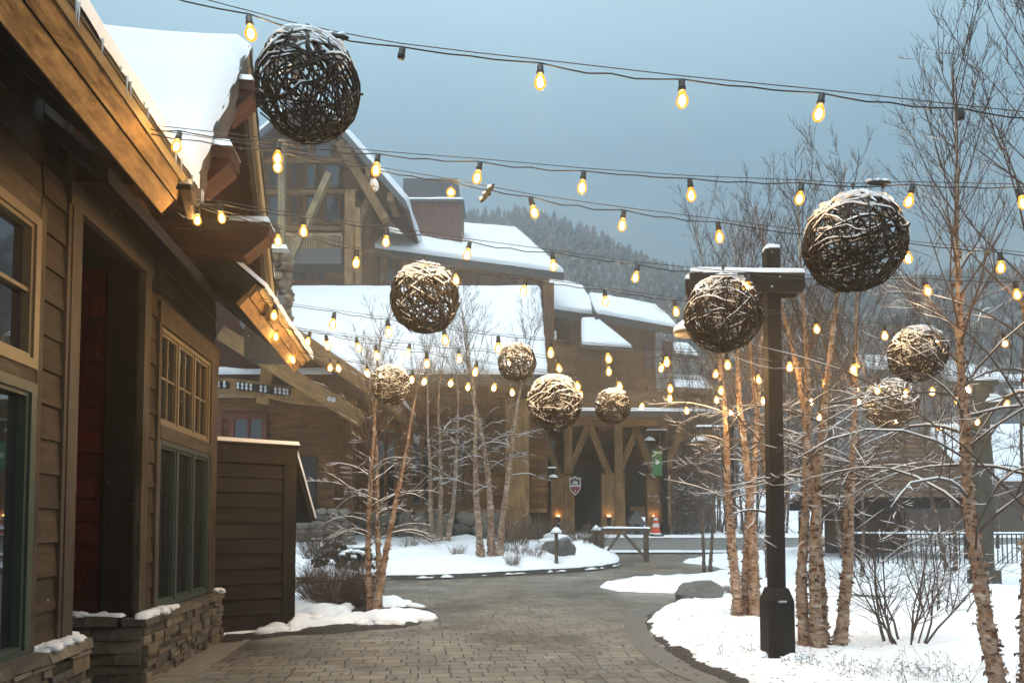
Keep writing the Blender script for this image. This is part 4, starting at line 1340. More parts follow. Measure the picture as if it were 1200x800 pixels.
def wall_win(a, b, nb, px, w, py0, py1, **k):
    d = (b - a).normalized()
    dr = ray(px, 400); 
    # intersect pixel column with the wall line
    den = dr.x * nb.x + dr.y * nb.y; t = ((a - CAM).x * nb.x + (a - CAM).y * nb.y) / den
    P = CAM + dr * t; Y = P.y
    z0, z1 = at(px, py1, Y).z, at(px, py0, Y).z
    window(ml, lambda u, o, v: V((P.x, P.y, 0)) + d * (u - w / 2) - nb * (o + .02) + V((0, 0, z0 + v)), w, z1 - z0, k.get('cols', 2), k.get('rows', 2), 'frame_red', 'glass_far', fr=.12, bar=.07, depth=.08, back=0)
for px in (438, 461): wall_win(a, b, nb, px, .95, 300, 333)
for px in (590, 604): wall_win(a, b, nb, px, .6, 322, 335, cols=1)
for px in (427, 450, 475, 640):
    mb = MB()
    dr = ray(px, 300); den = dr.x * nb.x + dr.y * nb.y; P = CAM + dr * (((a - CAM).x * nb.x + (a - CAM).y * nb.y) / den)
    mb.box((P.x - .16, P.y - .25, 3), (P.x + .16, P.y - .05, at(px, 318 if px > 600 else 296, P.y).z)); mb.build('wall_post', 'wood_timber', ml)
# small lower snow step of that roof on the left
# brick chimney with metal housing
YCH = 41.0
mb = MB(); c0, c1 = at(468, 290, YCH), at(541, 237, YCH); mb.box((c0.x, YCH, c0.z - 2), (c1.x, YCH + 2.2, c1.z)); ch = mb.build('chimney', 'brick_red', ml)
c2 = at(452, 290, YCH); mb = MB(); mb.box((at(440, 300, YCH).x, YCH + .6, c0.z - 2), (c0.x - .01, YCH + 2.4, at(460, 247, YCH).z)); mb.build('chimney_shoulder', 'brick_red', ch)
mb = MB(); c2 = at(536, 208, YCH); mb.box((at(472, 230, YCH).x, YCH + .1, c1.z + .22), (c2.x, YCH + 2.0, c2.z)); 
for kx in (c0.x + .2, c2.x - .1):
    for ky in (.15, 1.9): mb.box((kx, YCH + ky, c1.z), (kx + .1, YCH + ky + .1, c1.z + .23))
mb.build('chimney_housing', 'slate_fascia', ch)
mb = MB(); mb.box((c0.x - .12, YCH - .12, c1.z + .002), (c1.x + .12, YCH + 2.3, c1.z + .14)); mb.build('chimney_cap', 'slate_fascia', ch)
mb = MB(); mb.use_uv = False; mb.patch((c0.x - .1, YCH - .1, c1.z + .14), (c1.x + .1, YCH - .1, c1.z + .14), (c1.x + .1, YCH + 2.2, c1.z + .14), (c0.x - .1, YCH + 2.2, c1.z + .14), .14, 10, 8, edge=.1); mb.build('snow_cap', 'snow', ch)

# --- right wing: two roofs, the small step roof between, walls with paired windows
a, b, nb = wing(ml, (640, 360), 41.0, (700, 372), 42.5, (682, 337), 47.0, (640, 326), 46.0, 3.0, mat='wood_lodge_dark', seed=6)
a2, b2, nb2 = wing(ml, (697, 366), 40.5, (792, 391), 43.5, (768, 359), 48.0, (690, 345), 46.0, 2.0, seed=7)
for px in (760, 781): wall_win(a2, b2, nb2, px, .72, 400, 435)
for px in (741, 764): wall_win(a2, b2, nb2, px, .85, 454, 480)
mb = MB(); 
roof_quad(ml, at(681, 403, 38.5), at(741, 406, 39.2), at(699, 373, 40.8), at(681, 374, 40.8), snow=.25, seed=8, nu=20, nv=12, fh=.25)
mb = MB(); A_, B_ = at(642, 600, 39.4), at(745, 600, 40.0); mb.hexa([V((A_.x, A_.y, 3)), V((B_.x, B_.y, 3)), V((B_.x, 42, 3)), V((A_.x, 42, 3)), V((A_.x, A_.y, at(681, 405, 39.4).z)), V((B_.x, B_.y, at(681, 405, 39.4).z)), V((B_.x, 42, at(681, 405, 39.4).z)), V((A_.x, 42, at(681, 405, 39.4).z))]); mb.build('wall', 'wood_lodge_dark', ml)
fwin(ml, 645, 388, 652, 398, 39.3, 1, 1, 'paint_white', fr=.06)
roof_quad(ml, at(789, 412, 44), at(818, 416, 44.5), at(806, 403, 47), at(789, 402, 47), snow=.2, seed=9, nu=10, nv=8, fh=.3)
roof_quad(ml, at(789, 452, 43), at(838, 455, 44), at(822, 442, 46), at(789, 440, 46), snow=.2, seed=10, nu=14, nv=8, fh=.4)
mb = MB(); A_, B_ = at(786, 600, 44.6), at(836, 600, 45.0); mb.box((A_.x, 44.6, 1), (B_.x, 48, at(800, 452, 44.6).z)); mb.build('wall', 'wood_lodge_dark', ml)

# --- entrance canopy on braced timber posts
YP = 31.0
zp = 1.36
mb = MB(); bl, br_ = at(612, 492, YP), at(800, 492, YP)
mb.box((bl.x, YP - .2, at(700, 499, YP).z), (br_.x - 1.0, YP + .3, at(700, 490, YP).z)); mb.build('canopy_beam', 'wood_timber', ml)
mb = MB(); x = bl.x
while x < br_.x: mb.box((x, YP - .8, at(700, 489.6, YP).z), (x + .2, YP + 5, at(700, 485.5, YP).z)); x += .75
mb.build('canopy_joists', 'wood_timber', ml)
e0, e1 = at(612, 479, YP - 1.2), at(845, 487, YP - .9); e1.z = e0.z
rr0, rr1 = V((e0.x, 39.2, e0.z + 1.0)), V((e1.x, 39.2, e0.z + 1.0))
roof_quad(ml, e0, e1, rr1, rr0, th=.18, snow=.2, seed=12, fh=.32, nu=40)
for px in (661, 720, 773):
    c = at(px, 600, YP)
    mb = MB(); zt = at(px, 499, YP).z; zj = at(px, 555, YP).z
    mb.box((c.x - .55, YP - .22, zp - .3), (c.x - .02, YP + .32, zj)); mb.box((c.x + .0, YP - .25, zp - .3), (c.x + .42, YP + .30, zj))
    mb.box((c.x + .02, YP - .12, zj), (c.x + .34, YP + .22, zt))
    po = mb.build('canopy_post', 'wood_timber', ml)
    for s in (-1, 1):
        mb = MB(); mb.beam((c.x + (.1 if s > 0 else -.15), YP + .05, zj - .2), (c.x + s * 1.0, YP + .05, zt - .02), .26, .3, (0, -1, 0)); mb.build('brace', 'wood_timber', po)
    mb = MB(); mb.box((c.x - .33, YP - .36, zp + .1), (c.x - .20, YP - .225, zp + .55)); up_ = mb.build('uplight', 'black_metal', po)
    el = NT('warm_lamp') if 'warm_lamp' not in M else None
    if el:
        el.bsdf.inputs['Emission Color'].default_value = (1, .55, .18, 1); el.bsdf.inputs['Emission Strength'].default_value = 26; el.out((.8, .6, .4), .5)
    mb = MB(); mb.box((c.x - .32, YP - .35, zp + .552), (c.x - .21, YP - .235, zp + .57)); mb.build('lamp', 'warm_lamp', up_)
# shaded entrance behind: green-grey wall, door, inner lean-to, daylight gap at the right
mb = MB(); A_ = at(636, 600, 37); B_ = at(738, 600, 37); zc = at(700, 543, 37).z; ztop = at(700, 505, 37).z
mb.box((A_.x, 37.0, .8), (B_.x, 37.4, zc + 1.2)); mb.box((at(763, 600, 37).x, 37.0, .8), (at(786, 600, 37).x, 37.4, zc + 1.2))
mb.box((B_.x + .002, 37.0, at(750, 593, 37).z), (at(763, 600, 37).x - .002, 37.4, zc + 1.2)); mb.build('entrance_wall', 'wall_green', ml)
mb = MB(); mb.hexa([(A_.x, 35.4, zc - .15), (at(790, 600, 37).x, 35.4, zc - .15), (at(790, 600, 37).x, 38, zc + 1.3), (A_.x, 38, zc + 1.3), (A_.x, 35.4, zc), (at(790, 600, 37).x, 35.4, zc), (at(790, 600, 37).x, 38, zc + 1.45), (A_.x, 38, zc + 1.45)]); mb.build('entrance_roof', 'shingle_brown', ml)
mb = MB(); mb.box((A_.x, 38.1, zc + 1.3), (at(800, 600, 37).x, 38.5, ztop + 2.2)); mb.build('entrance_upper_wall', 'wood_lodge_dark', ml)
for (p0_, p1_) in ((690, 707), (743, 760)): fwin(ml, p0_, 518, p1_, 549, 38.0, 2, 2, 'wood_lodge', fr=.12)
fwin(ml, 690, 588, 706, 616, 36.95, 2, 2, 'wall_green', fr=.14)
# glazed doors left of the canopy
mb = MB(); mb.box((at(608, 600, 33).x, 33, .8), (at(656, 600, 33).x, 33.3, at(640, 497, 33).z)); mb.build('wall', 'wood_lodge', ml)
fwin(ml, 622, 560, 636, 612, 32.95, 2, 3, 'frame_red', fr=.12); fwin(ml, 640, 560, 654, 612, 32.95, 2, 3, 'frame_red', fr=.12)
fwin(ml, 622, 510, 654, 552, 32.95, 2, 2, 'wood_lodge', fr=.12, leaves=2)

# ------------------------------------------------------------------ cabins to the right
pv = thing('pavilion', tuple(at(1076, 600, 21.5) * 1 - V((0, 0, at(1076, 600, 21.5).z - .3))), 'low brown pavilion with a hipped shingle roof behind the birches', 'pavilion')
YV = 20.5
zE2 = at(1076, 583, YV).z; zR2 = at(1066, 505, YV + 2.2).z
xl, xr = at(992, 583, YV).x, at(1158, 583, YV).x
rl, rrx = at(1050, 505, YV + 2.2), at(1084, 505, YV + 2.2)
mb = MB()
E = [V((xl, YV, zE2)), V((xr, YV, zE2)), V((xr, YV + 4.6, zE2)), V((xl, YV + 4.6, zE2))]
nst = 14
def hip_rows(mb, e0, e1, r1, r0):
    for k in range(nst):
        f0, f1 = k / nst, (k + 1) / nst
        a, b, c, d = e0.lerp(r0, f0), e1.lerp(r1, f0), e1.lerp(r1, f1), e0.lerp(r0, f1)
        m = max(1, int((b - a).length / .3))
        for j in range(m):
            g0, g1 = j / m, (j + 1) / m
            up = V((0, 0, .03 + rnd.uniform(0, .015)))
            mb.hexa([a.lerp(b, g0), a.lerp(b, g1), d.lerp(c, g1), d.lerp(c, g0), a.lerp(b, g0) + up, a.lerp(b, g1) + up, d.lerp(c, g1) + up * .3, d.lerp(c, g0) + up * .3])
hip_rows(mb, E[0], E[1], rrx, rl); hip_rows(mb, E[1], E[2], rrx, rrx); hip_rows(mb, E[2], E[3], rl, rrx); hip_rows(mb, E[3], E[0], rl, rl)
mb.build('roof', 'shingle_brown', pv)
for x in (xl + .3, xr - .4):
    for y in (YV + .3, YV + 4.1):
        mb = MB(); mb.box((x, y, .2), (x + .16, y + .16, zE2 - .3)); mb.build('post', 'wood_dark', pv)
mb = MB(); mb.box((xl + .1, YV + .1, zE2 - .28), (xr - .1, YV + 4.5, zE2 - .02)); mb.build('ceiling', 'soffit_dark', pv)
mb = MB(); mb.box((xl + .8, YV + 3.2, .2), (xr - .8, YV + 3.4, zE2 - .3)); mb.build('back_wall', 'wood_lodge_dark', pv)

cb = thing('snowy_cabin', tuple(V((at(1160, 600, 36).x, 36, .9))), 'cabin with a broad snow covered roof and a brown wall right of the pavilion', 'cabin')
e0, e1 = at(1092, 562, 34), at(1300, 570, 34); e1.z = e0.z
r0, r1 = at(1090, 499, 39), at(1290, 503, 39); r1.z = r0.z
roof_quad(cb, e0, e1, r1, r0, snow=.3, seed=15, fascia='wood_lodge_dark', fh=.3)
mb = MB(); mb.box((e0.x + .3, 34.6, .5), (e1.x, 41, e0.z)); mb.build('wall', 'wood_lodge_dark', cb)
gl = thing('grey_lodge', tuple(V((at(1130, 600, 60).x, 60, 1.2))), 'distant grey lodge with small windows and snow on its roofs behind the right-hand birches', 'building')
for (p0_, p1_, pe, pr_, Yd, sd) in ((1020, 1110, 432, 418, 60, 1), (1112, 1196, 446, 424, 58, 2), (1196, 1320, 470, 440, 56, 3)):
    a, b = at(p0_, pe, Yd), at(p1_, pe, Yd)
    roof_quad(gl, a, b, V((b.x - 1, Yd + 6, at(p1_, pr_, Yd + 6).z)), V((a.x + 1, Yd + 6, at(p0_, pr_, Yd + 6).z)), snow=.35, seed=sd, fh=.4, nu=20, nv=8)
    mb = MB(); mb.box((a.x + .5, Yd + .6, 1), (b.x - .5, Yd + 8, a.z)); mb.build('wall', 'house_grey', gl)
    for px in range(p0_ + 10, p1_ - 8, 20):
        fwin(gl, px, pe + 12, px + 7, pe + 26, Yd + .55, 1, 2, 'paint_white', fr=.12)
# ------------------------------------------------------------------ timber light post
YP_ = gnd(911, 781).y
pb = V((at(908.5, 600, YP_).x, YP_, 0))
zt = at(907, 293, YP_).z; zc1, zc0 = at(907, 323, YP_).z, at(907, 346, YP_).z
tp = thing('timber_post', tuple(pb), 'tall dark square timber post with a snow topped crossbeam rising from the right snow bed', 'post')
def TP(x, y, z): return pb + V((x, y, z))
mb = MB(); mb.box((-.078, -.078, .5), (.078, .078, zt), TP); mb.build('post', 'wood_post', tp)
mb = MB()
xa = at(806, 330, YP_).x - pb.x; xb = at(938, 330, YP_).x - pb.x
for s in (-1, 1):
    y0, y1 = (-.135, -.081) if s < 0 else (.081, .135)
    mb.prism([TP(xa + .03, y0, zc0), TP(xb - .03, y0, zc0), TP(xb, y0, zc0 + .05), TP(xb, y0, zc1), TP(xa, y0, zc1), TP(xa, y0, zc0 + .05)], (0, y1 - y0, 0))
cbm = mb.build('crossbeam', 'wood_post', tp)
mb = MB(); mb.use_uv = False
for x, z in ((-.045, zc0 + .06), (.05, zc1 - .06)):
    c = TP(x, -.138, z); mb.lathe([(.0, 0), (.012, .004), (.014, .0)], (0, 0, 0), 8); mb.blob((c.x, c.y, c.z), (.013, .008, .013), amp=0, nu=8, nv=5)
del mb.v[:24]; mb.f = [tuple(i - 24 for i in f) for f in mb.f if min(f) >= 24]; mb.sm = mb.sm[-len(mb.f):]
mb.build('bolt', 'bolt_steel', cbm)
mb = MB(); mb.use_uv = False
for y0, y1 in ((-.142, -.076), (.076, .142)):
    mb.patch(TP(xa - .01, y0, zc1), TP(xb + .01, y0, zc1), TP(xb + .01, y1, zc1), TP(xa - .01, y1, zc1), .055, 40, 6, edge=.04, seed=y0, amp=.3)
mb.patch(TP(-.088, -.088, zt), TP(.088, -.088, zt), TP(.088, .088, zt), TP(-.088, .088, zt), .06, 8, 8, edge=.07)
mb.build('snow_cap', 'snow', tp)
mb = MB()
hb = at(910, 688, YP_).z
W2 = .145
mb.box((-W2, -W2, -.1), (W2, W2, hb - .14), TP)
mb.hexa([TP(-W2, -W2, hb - .14), TP(W2, -W2, hb - .14), TP(W2, W2, hb - .14), TP(-W2, W2, hb - .14), TP(-.10, -.10, hb), TP(.10, -.10, hb), TP(.10, .10, hb), TP(-.10, .10, hb)])
mb.box((-.085, -W2 - .012, .02), (.075, -W2 + .001, hb - .2), TP)
bs = mb.build('base_casing', 'wood_post', tp)
mb = MB(); mb.box((-.04, -W2 - .03, hb - .15), (.05, -W2 - .004, hb - .13), TP); mb.build('label_plate', 'bolt_steel', bs)
mb = MB(); mb.use_uv = False
r = random.Random(4)
for k in range(15):
    a = r.uniform(0, 6.28); mb.blob((pb.x + .21 * math.cos(a), pb.y - .05 + .19 * math.sin(a), .13 + r.uniform(-.02, .02)), (r.uniform(.06, .12), r.uniform(.06, .1), .05), seed=k, amp=.3, nu=9, nv=6)
mb.build('drifted_snow', 'snow', tp)

# ------------------------------------------------------------------ festoon light strings
def lathe_mesh(name, prof, mat, n=12):
    mb = MB(); mb.use_uv = False; mb.lathe(prof, n=n)
    me = bpy.data.meshes.new(name); me.from_pydata(mb.v, [], mb.f); me.polygons.foreach_set('use_smooth', [True] * len(mb.f)); me.materials.append(M[mat]); return me
gm = NT('bulb_glass'); gt = gm.t; gt.nodes.remove(gm.bsdf)
mo = [n for n in gt.nodes if n.type == 'OUTPUT_MATERIAL'][0]
em = gt.nodes.new('ShaderNodeEmission'); em.inputs['Color'].default_value = (1, .36, .035, 1); em.inputs['Strength'].default_value = 1.25  # amber glow put into the glass imitates the halo round each bulb
tr = gt.nodes.new('ShaderNodeBsdfTransparent'); ad = gt.nodes.new('ShaderNodeMixShader'); ad.inputs[0].default_value = .88
gt.links.new(tr.outputs[0], ad.inputs[1]); gt.links.new(em.outputs[0], ad.inputs[2]); gt.links.new(ad.outputs[0], mo.inputs['Surface'])
fm = NT('filament'); fm.bsdf.inputs['Emission Color'].default_value = (1, .60, .22, 1); fm.bsdf.inputs['Emission Strength'].default_value = 2300; fm.out((1, .8, .5), .5)
fm3 = NT('filament_dim'); fm3.bsdf.inputs['Emission Color'].default_value = (1, .52, .16, 1); fm3.bsdf.inputs['Emission Strength'].default_value = 1000; fm3.out((1, .8, .5), .5)
gm2 = NT('bulb_clear'); gm2.bsdf.inputs['Transmission Weight'].default_value = .9; gm2.bsdf.inputs['IOR'].default_value = 1.2; gm2.out((.9, .92, .93), .03, .5)
gm.m.cycles.emission_sampling = 'NONE'
prof_b = [(.014, 0), (.018, -.010), (.027, -.030), (.0325, -.050), (.030, -.068), (.020, -.083), (.007, -.090), (.0, -.091)]
prof_f = [(.0, -.020), (.008, -.026), (.0150, -.040), (.0150, -.062), (.008, -.074), (.0, -.077)]
prof_s = [(.0, .058), (.012, .057), (.017, .050), (.018, .020), (.0205, .016), (.0205, .002), (.0185, -.004), (.0, -.004)]
me_b, me_f, me_s = lathe_mesh('bulb', prof_b, 'bulb_glass'), lathe_mesh('filament', prof_f, 'filament', 6), lathe_mesh('socket', prof_s, 'rubber_black')
me_fd = lathe_mesh('filament', prof_f, 'filament_dim', 6)
me_c = lathe_mesh('bulb', prof_b, 'bulb_clear')

def string(label, wire, Y0, Y1, bulbs, empty=(), tilted={}, dead=(), hook=True, cut=None):
    """wire: photo points along the cable; the cable runs from depth Y0 on the left to Y1 on the right"""
    xa, xb = wire[0][0], wire[-1][0]
    W3 = []
    L_ = smooth_line([V((p[0], p[1], 0)) for p in wire], 12, closed=False)
    for p in L_:
        s = (p.x - xa) / (xb - xa); W3.append(at(p.x, p.y, Y0 + (Y1 - Y0) * s))
    def on(px):
        for a, b, A_, B_ in zip(L_, L_[1:], W3, W3[1:]):
            if a.x <= px <= b.x: return A_.lerp(B_, (px - a.x) / (b.x - a.x + 1e-9))
        return W3[-1]
    root = thing('string_lights', tuple(W3[0]), label, 'string lights', 'strings of light bulbs over the walk')
    mb = MB(); mb.use_uv = False
    mb.tube(W3, .0028, n=5); mb.build('support_wire', 'wire_steel', root)
    # the cord dips between its ties and comes up to each socket
    allb = sorted(list(bulbs) + list(empty))
    cord = []; r = random.Random(int(wire[0][0] * 7 + wire[0][1]))
    if allb:
        xs = [xa] + allb + [xb]
        for x0, x1 in zip(xs, xs[1:]):
            if x1 - x0 < 2: continue
            sag = r.uniform(.010, .035); m = 6
            for k in range(m):
                f = k / m; p = on(x0 + (x1 - x0) * f).copy(); 
                tie = min(abs(f - .5) * 2, 1)
                p.z -= .018 + sag * math.sin(math.pi * f) * (.4 + .6 * abs(math.sin(math.pi * 2 * f)))
                if x0 == xa and k == 0: p.z += .012
                cord.append(p)
        p = on(xb).copy(); p.z -= .02; cord.append(p)
        mb = MB(); mb.use_uv = False; mb.tube(cord, .0042, n=5); mb.build('cord', 'cord_black', root)
        r0 = WM[root.name].translation
    for px in list(bulbs) + list(empty):
        p = on(px); loc = p - WM[root.name].translation - V((0, 0, .078))
        so_ = bpy.data.objects.new('socket', me_s); COL.objects.link(so_); so_.parent = root; so_.location = loc
        ang = tilted.get(px)
        so_.rotation_euler = (r.uniform(-.2, .2), r.uniform(-.24, .24) if ang is None else ang, r.uniform(0, 6))
        if Y0 > 8: so_.scale = (1.35,) * 3; so_.location.z -= .026  # far bulbs enlarged to stand in for the bloom around them
        if px in bulbs:
            dd = px in dead
            bo = bpy.data.objects.new('bulb', me_c if dd else me_b); COL.objects.link(bo); bo.parent = so_; bo.location = (0, 0, -.004)
            if not dd:
                fo = bpy.data.objects.new('filament', me_f if r.random() > .22 else me_fd); COL.objects.link(fo); fo.parent = so_; fo.location = (0, 0, -.004)
            if dd: bo['label'] = 'unlit clear bulb'
    if hook:
        mb = MB(); mb.use_uv = False
        p = W3[0]; d = (W3[1] - W3[0]).normalized()
        mb.tube([p - d * .05 + V((0, 0, .0)), p + d * .02], [.008, .008], n=6, cap=True)
        mb.tube([p + d * .02 + V((0, .016 * math.cos(a), .016 * math.sin(a))) for a in [k * .785 for k in range(8)]], .004, n=5, closed=True)
        mb.tube([p + d * .05, p + d * .09, p + d * .16], [.007, .010, .006], n=6, cap=True)
        mb.build('turnbuckle', 'black_metal', root)
    return on
w_on = {}
w_on[1] = string('topmost string of warm bulbs across the open sky with two empty sockets', [(60, -52), (236, -2), (293, 13), (359, 30), (470, 51), (560, 62), (633, 70), (799, 89), (961, 105), (1125, 123), (1300, 142)], 3.8, 3.8, [293, 633, 799, 961], [470, 1125], hook=False)
w_on[2] = string('second string from the top, hooked to the golden eave boards', [(143, 143), (209, 150), (325, 163), (442, 177), (561, 186), (683, 197), (809, 206), (938, 211), (1002, 215), (1067, 213), (1195, 216), (1330, 216)], 4.78, 4.8, [209, 326, 442, 561, 683, 809, 938, 1067, 1196])
w_on[3] = string('third string from the top, its cord hanging loose with one unlit bulb', [(143, 146), (240, 161), (326, 174), (450, 197), (529, 210), (624, 228), (730, 243), (842, 257), (950, 271), (1062, 282), (1172, 293), (1330, 308)], 4.8, 5.5, [326, 437, 529, 624, 730, 842, 1062, 1172], [], tilted={529: .9}, dead=(437,))
w_on[4] = string('string hooked at the eave corner that carries the ball in front of the timber post', [(206, 228), (259, 236), (356, 252), (453, 265), (549, 280), (648, 293), (746, 307), (848, 317), (940, 322), (1085, 323), (1190, 327), (1330, 333)], 5.72, 6.0, [259, 356, 453, 549, 648, 746, 876, 1085, 1190])
w_on[5] = string('string below the eave corner that carries the ball left of centre', [(206, 232), (232, 240), (326, 264), (418, 290), (490, 303), (534, 311), (615, 324), (709, 337), (791, 349), (876, 360), (956, 370), (1036, 378), (1096, 383), (1175, 387), (1330, 392)], 5.72, 7.6, [232, 326, 418, 534, 615, 709, 791, 956, 1036, 1097, 1176])
w_on[6] = string('upper string from the far golden eave, over the low snowy roof', [(292, 346), (322, 353), (391, 363), (455, 372), (521, 382), (584, 391), (648, 397), (712, 404), (781, 408), (852, 411), (925, 414), (1000, 416), (1133, 440), (1330, 452)], 8.4, 9.3, [322, 391, 455, 521, 584, 645, 712, 781, 852, 925, 1000, 1133])
w_on[7] = string('string from the middle of the far golden eave, carrying the large snowy ball', [(325, 381), (331, 383), (362, 386), (419, 393), (479, 400), (538, 406), (596, 412), (650, 417), (713, 421), (776, 417), (839, 424), (903, 431), (966, 436), (1029, 443), (1092, 445), (1330, 462)], 9.9, 10.6, [362, 419, 479, 538, 596, 654, 713, 776, 839, 903, 966, 1029, 1092])
w_on[8] = string('string ending near the lowest icicle of the far golden eave', [(318, 376), (324, 379), (383, 390), (441, 402), (500, 411), (558, 421), (620, 431), (676, 438), (725, 438), (785, 441), (845, 443), (888, 431), (949, 437), (1003, 441), (1062, 447), (1122, 455), (1181, 460), (1330, 470)], 9.6, 10.6, [324, 383, 441, 500, 558, 676, 725, 785, 845, 888, 1003, 1062, 1122, 1181])
w_on[9] = string('lower string in front of the lodge wall, starting at the eave end', [(339, 407), (387, 418), (430, 424), (483, 432), (529, 436), (580, 441), (681, 450), (785, 454), (839, 456), (894, 457), (950, 458), (1007, 458), (1330, 470)], 11.0, 12.0, [343, 387, 430, 483, 529, 580, 681, 785, 839, 894, 950, 1007])
w_on[10] = string('lowest string, sagging across the brown lodge wall and right birches', [(345, 410), (396, 419), (445, 427), (498, 434), (549, 441), (600, 447), (702, 459), (753, 464), (804, 469), (856, 471), (960, 477), (999, 478), (1050, 481), (1100, 488), (1146, 482), (1330, 490)], 11.2, 12.3, [396, 445, 498, 549, 600, 702, 753, 804, 856, 960, 1050, 1100, 1146])

# taped connectors with snow on the wires
def connector(on, px, rot, label, drop=.03, L_=.16):
    p = on(px) - V((0, 0, drop))
    c = thing('cable_connector', tuple(p), label, 'connector', 'taped cable joints on the strings')
    d = V((math.cos(rot), 0, math.sin(rot)))
    mb = MB(); mb.use_uv = False
    mb.tube([p - d * L_ * .5, p - d * L_ * .35, p, p + d * L_ * .35, p + d * L_ * .5], [.006, .016, .019, .015, .006], n=8, cap=True)
    mb.tube([p + d * .02, p + d * .03 - V((0, 0, .04))], [.012, .009], n=7, cap=True)
    mb.build('plug', 'rubber_black', c)
    mb = MB(); mb.use_uv = False
    for k in (-.4, -.1, .25): mb.blob(tuple(p + d * L_ * k + V((0, 0, .014))), (.026, .015, .012), seed=px + k, amp=.3)
    mb.build('snow', 'snow', c)
connector(w_on[1], 391, -.1, 'snowy cable joint beside the topmost wicker ball')
connector(w_on[3], 571, .95, 'tilted icy cable joint right of the sideways bulb', .05)
connector(w_on[2], 1030, 0, 'icy cable joint above the right-hand wicker ball', .0)

# ------------------------------------------------------------------ wicker balls
def ball_parts(seed, dens=84, tr=.0165, cov=.15):
    r = random.Random(seed)
    vb, sb = MB(), MB(); vb.use_uv = sb.use_uv = False
    for k in range(dens):
        n = V((r.gauss(0, 1), r.gauss(0, 1), r.gauss(0, 1) * .9)).normalized()
        off = r.uniform(-.38, .38); R0 = r.uniform(.92, 1.03)
        a = n.orthogonal().normalized(); b = n.cross(a); rr = math.sqrt(1 - off * off)
        pts = []; m = 30; ph = r.uniform(0, 6.28); o3 = V((seed, k * 1.3, 0)); arc = r.uniform(.55, 1.0) if r.random() < .6 else 1
        mm = int(m * arc)
        for j in range(mm + (0 if arc == 1 else 1)):
            t_ = ph + 2 * math.pi * j / m
            d = n * off + (a * math.cos(t_) + b * math.sin(t_)) * rr
            w_ = noise.noise(d * 2.2 + o3)
            d = (d + V((noise.noise(d * 2 + o3), noise.noise(d * 2 + o3 + V((5, 1, 0))), noise.noise(d * 2 + o3 + V((1, 7, 0))))) * .16).normalized()
            pts.append(d * R0 * (1 + .035 * w_))
        if arc < 1:
            pts[0] *= 1.06; pts[-1] *= 1.05
        tr_ = tr * r.uniform(.7, 1.35)
        vb.tube(pts, tr_, n=5, closed=arc == 1)
        # snow lying along the upper side of the strands
        run = []
        for j in range(len(pts) + 1):
            p = pts[j % len(pts)] if (j < len(pts)) else None
            ok = False
            if p is not None:
                q = pts[(j + 1) % len(pts)]; flat = abs((q - p).normalized().z) < .72
                up = p.normalized().z
                nzv = noise.noise(p * 2.6 + V((seed, 0, 3)))
                ok = flat and (up > cov - .5 * nzv or (nzv > .05 and r.random() < .8))
            if ok: run.append(p + V((0, 0, tr_ * 1.0)))
            if (not ok) and run:
                if len(run) > 1:
                    th = tr_ * r.uniform(.9, 1.4) * (1 + max(0, run[len(run) // 2].normalized().z) * .55)
                    sb.tube(run, [th * .4] + [th] * (len(run) - 2) + [th * .4], n=5)
                run = []
    for k in range(64):
        a = r.uniform(0, 6.28); e = r.uniform(0, .78) ** .8
        d = V((math.sin(e) * math.cos(a), math.sin(e) * math.sin(a), math.cos(e)))
        s = r.uniform(.05, .12); sb.blob(tuple(d * 1.02), (s * 1.3, s, s * .45), seed=k + seed, amp=.4, nu=8, nv=6)
    hb = MB(); hb.use_uv = False
    hb.tube([V((-.04, 0, .97)), V((-.02, 0, 1.12)), V((.0, 0, 1.27))], .012, n=5); hb.tube([V((.05, 0, .97)), V((.03, 0, 1.12)), V((.0, 0, 1.27))], .012, n=5)
    hb.blob((0, 0, 1.27), (.055, .05, .05), seed=seed, amp=.3)
    return vb, sb, hb
protos = {}
def wicker(px, py, rad, Y, label, kind, rz):
    c = at(px, py, Y); R = rad / FPX * Y
    if kind not in protos:
        root = thing('wicker_ball', (0, 0, 0), label, 'wicker ball', 'snowy wicker balls hung from the light strings')
        v_, s_, h_ = ball_parts(kind, (58, 70, 84)[kind % 3], (.018, .017, .017)[kind % 3], (.0, -.08, -.08, .0, .10, -.5)[kind])
        v_.build('vine_weave', 'vine', root); s_.build('snow_crust', 'snow', root); h_.build('hanger', 'wire_steel', root)
        protos[kind] = root
    else:
        root = copy_tree(protos[kind]); root['label'] = label
    root.location = c; root.scale = (R, R, R); root.rotation_euler = (0, 0, rz)
wicker(360, 103, 60, 3.8, 'largest wicker ball, dark and open woven, beside the near gable', 0, 0)
wicker(1001, 285, 56, 4.98, 'wicker ball with a thick snow top above and right of the timber post', 1, .4)
wicker(848, 368, 44, 6.1, 'wicker ball hanging in front of the timber post crossbeam', 2, 1.0)
wicker(497.5, 350, 40, 6.7, 'dark wicker ball against the snowy lodge roof', 4, 2.2)
wicker(1075, 415, 32, 7.3, 'egg topped snowy wicker ball left of the tall right birch', 5, 3.0)
wicker(606, 425, 22.5, 9.2, 'small dark wicker ball above the middle birches', 3, 4.1)
wicker(650, 472, 32, 10.7, 'pale snow crusted ball in front of the canopy beam, biggest of the far ones', 5, 5.0)
wicker(718, 476, 20.5, 10.6, 'smallest wicker ball, with a thick white cap, under the paired windows', 2, .2)
wicker(458, 451, 23, 10.9, 'pale snowy wicker ball above the left birch pair', 5, 1.7)
wicker(1044, 473, 29, 12.0, 'wicker ball half hidden by branches above the pavilion roof', 1, 3.6)

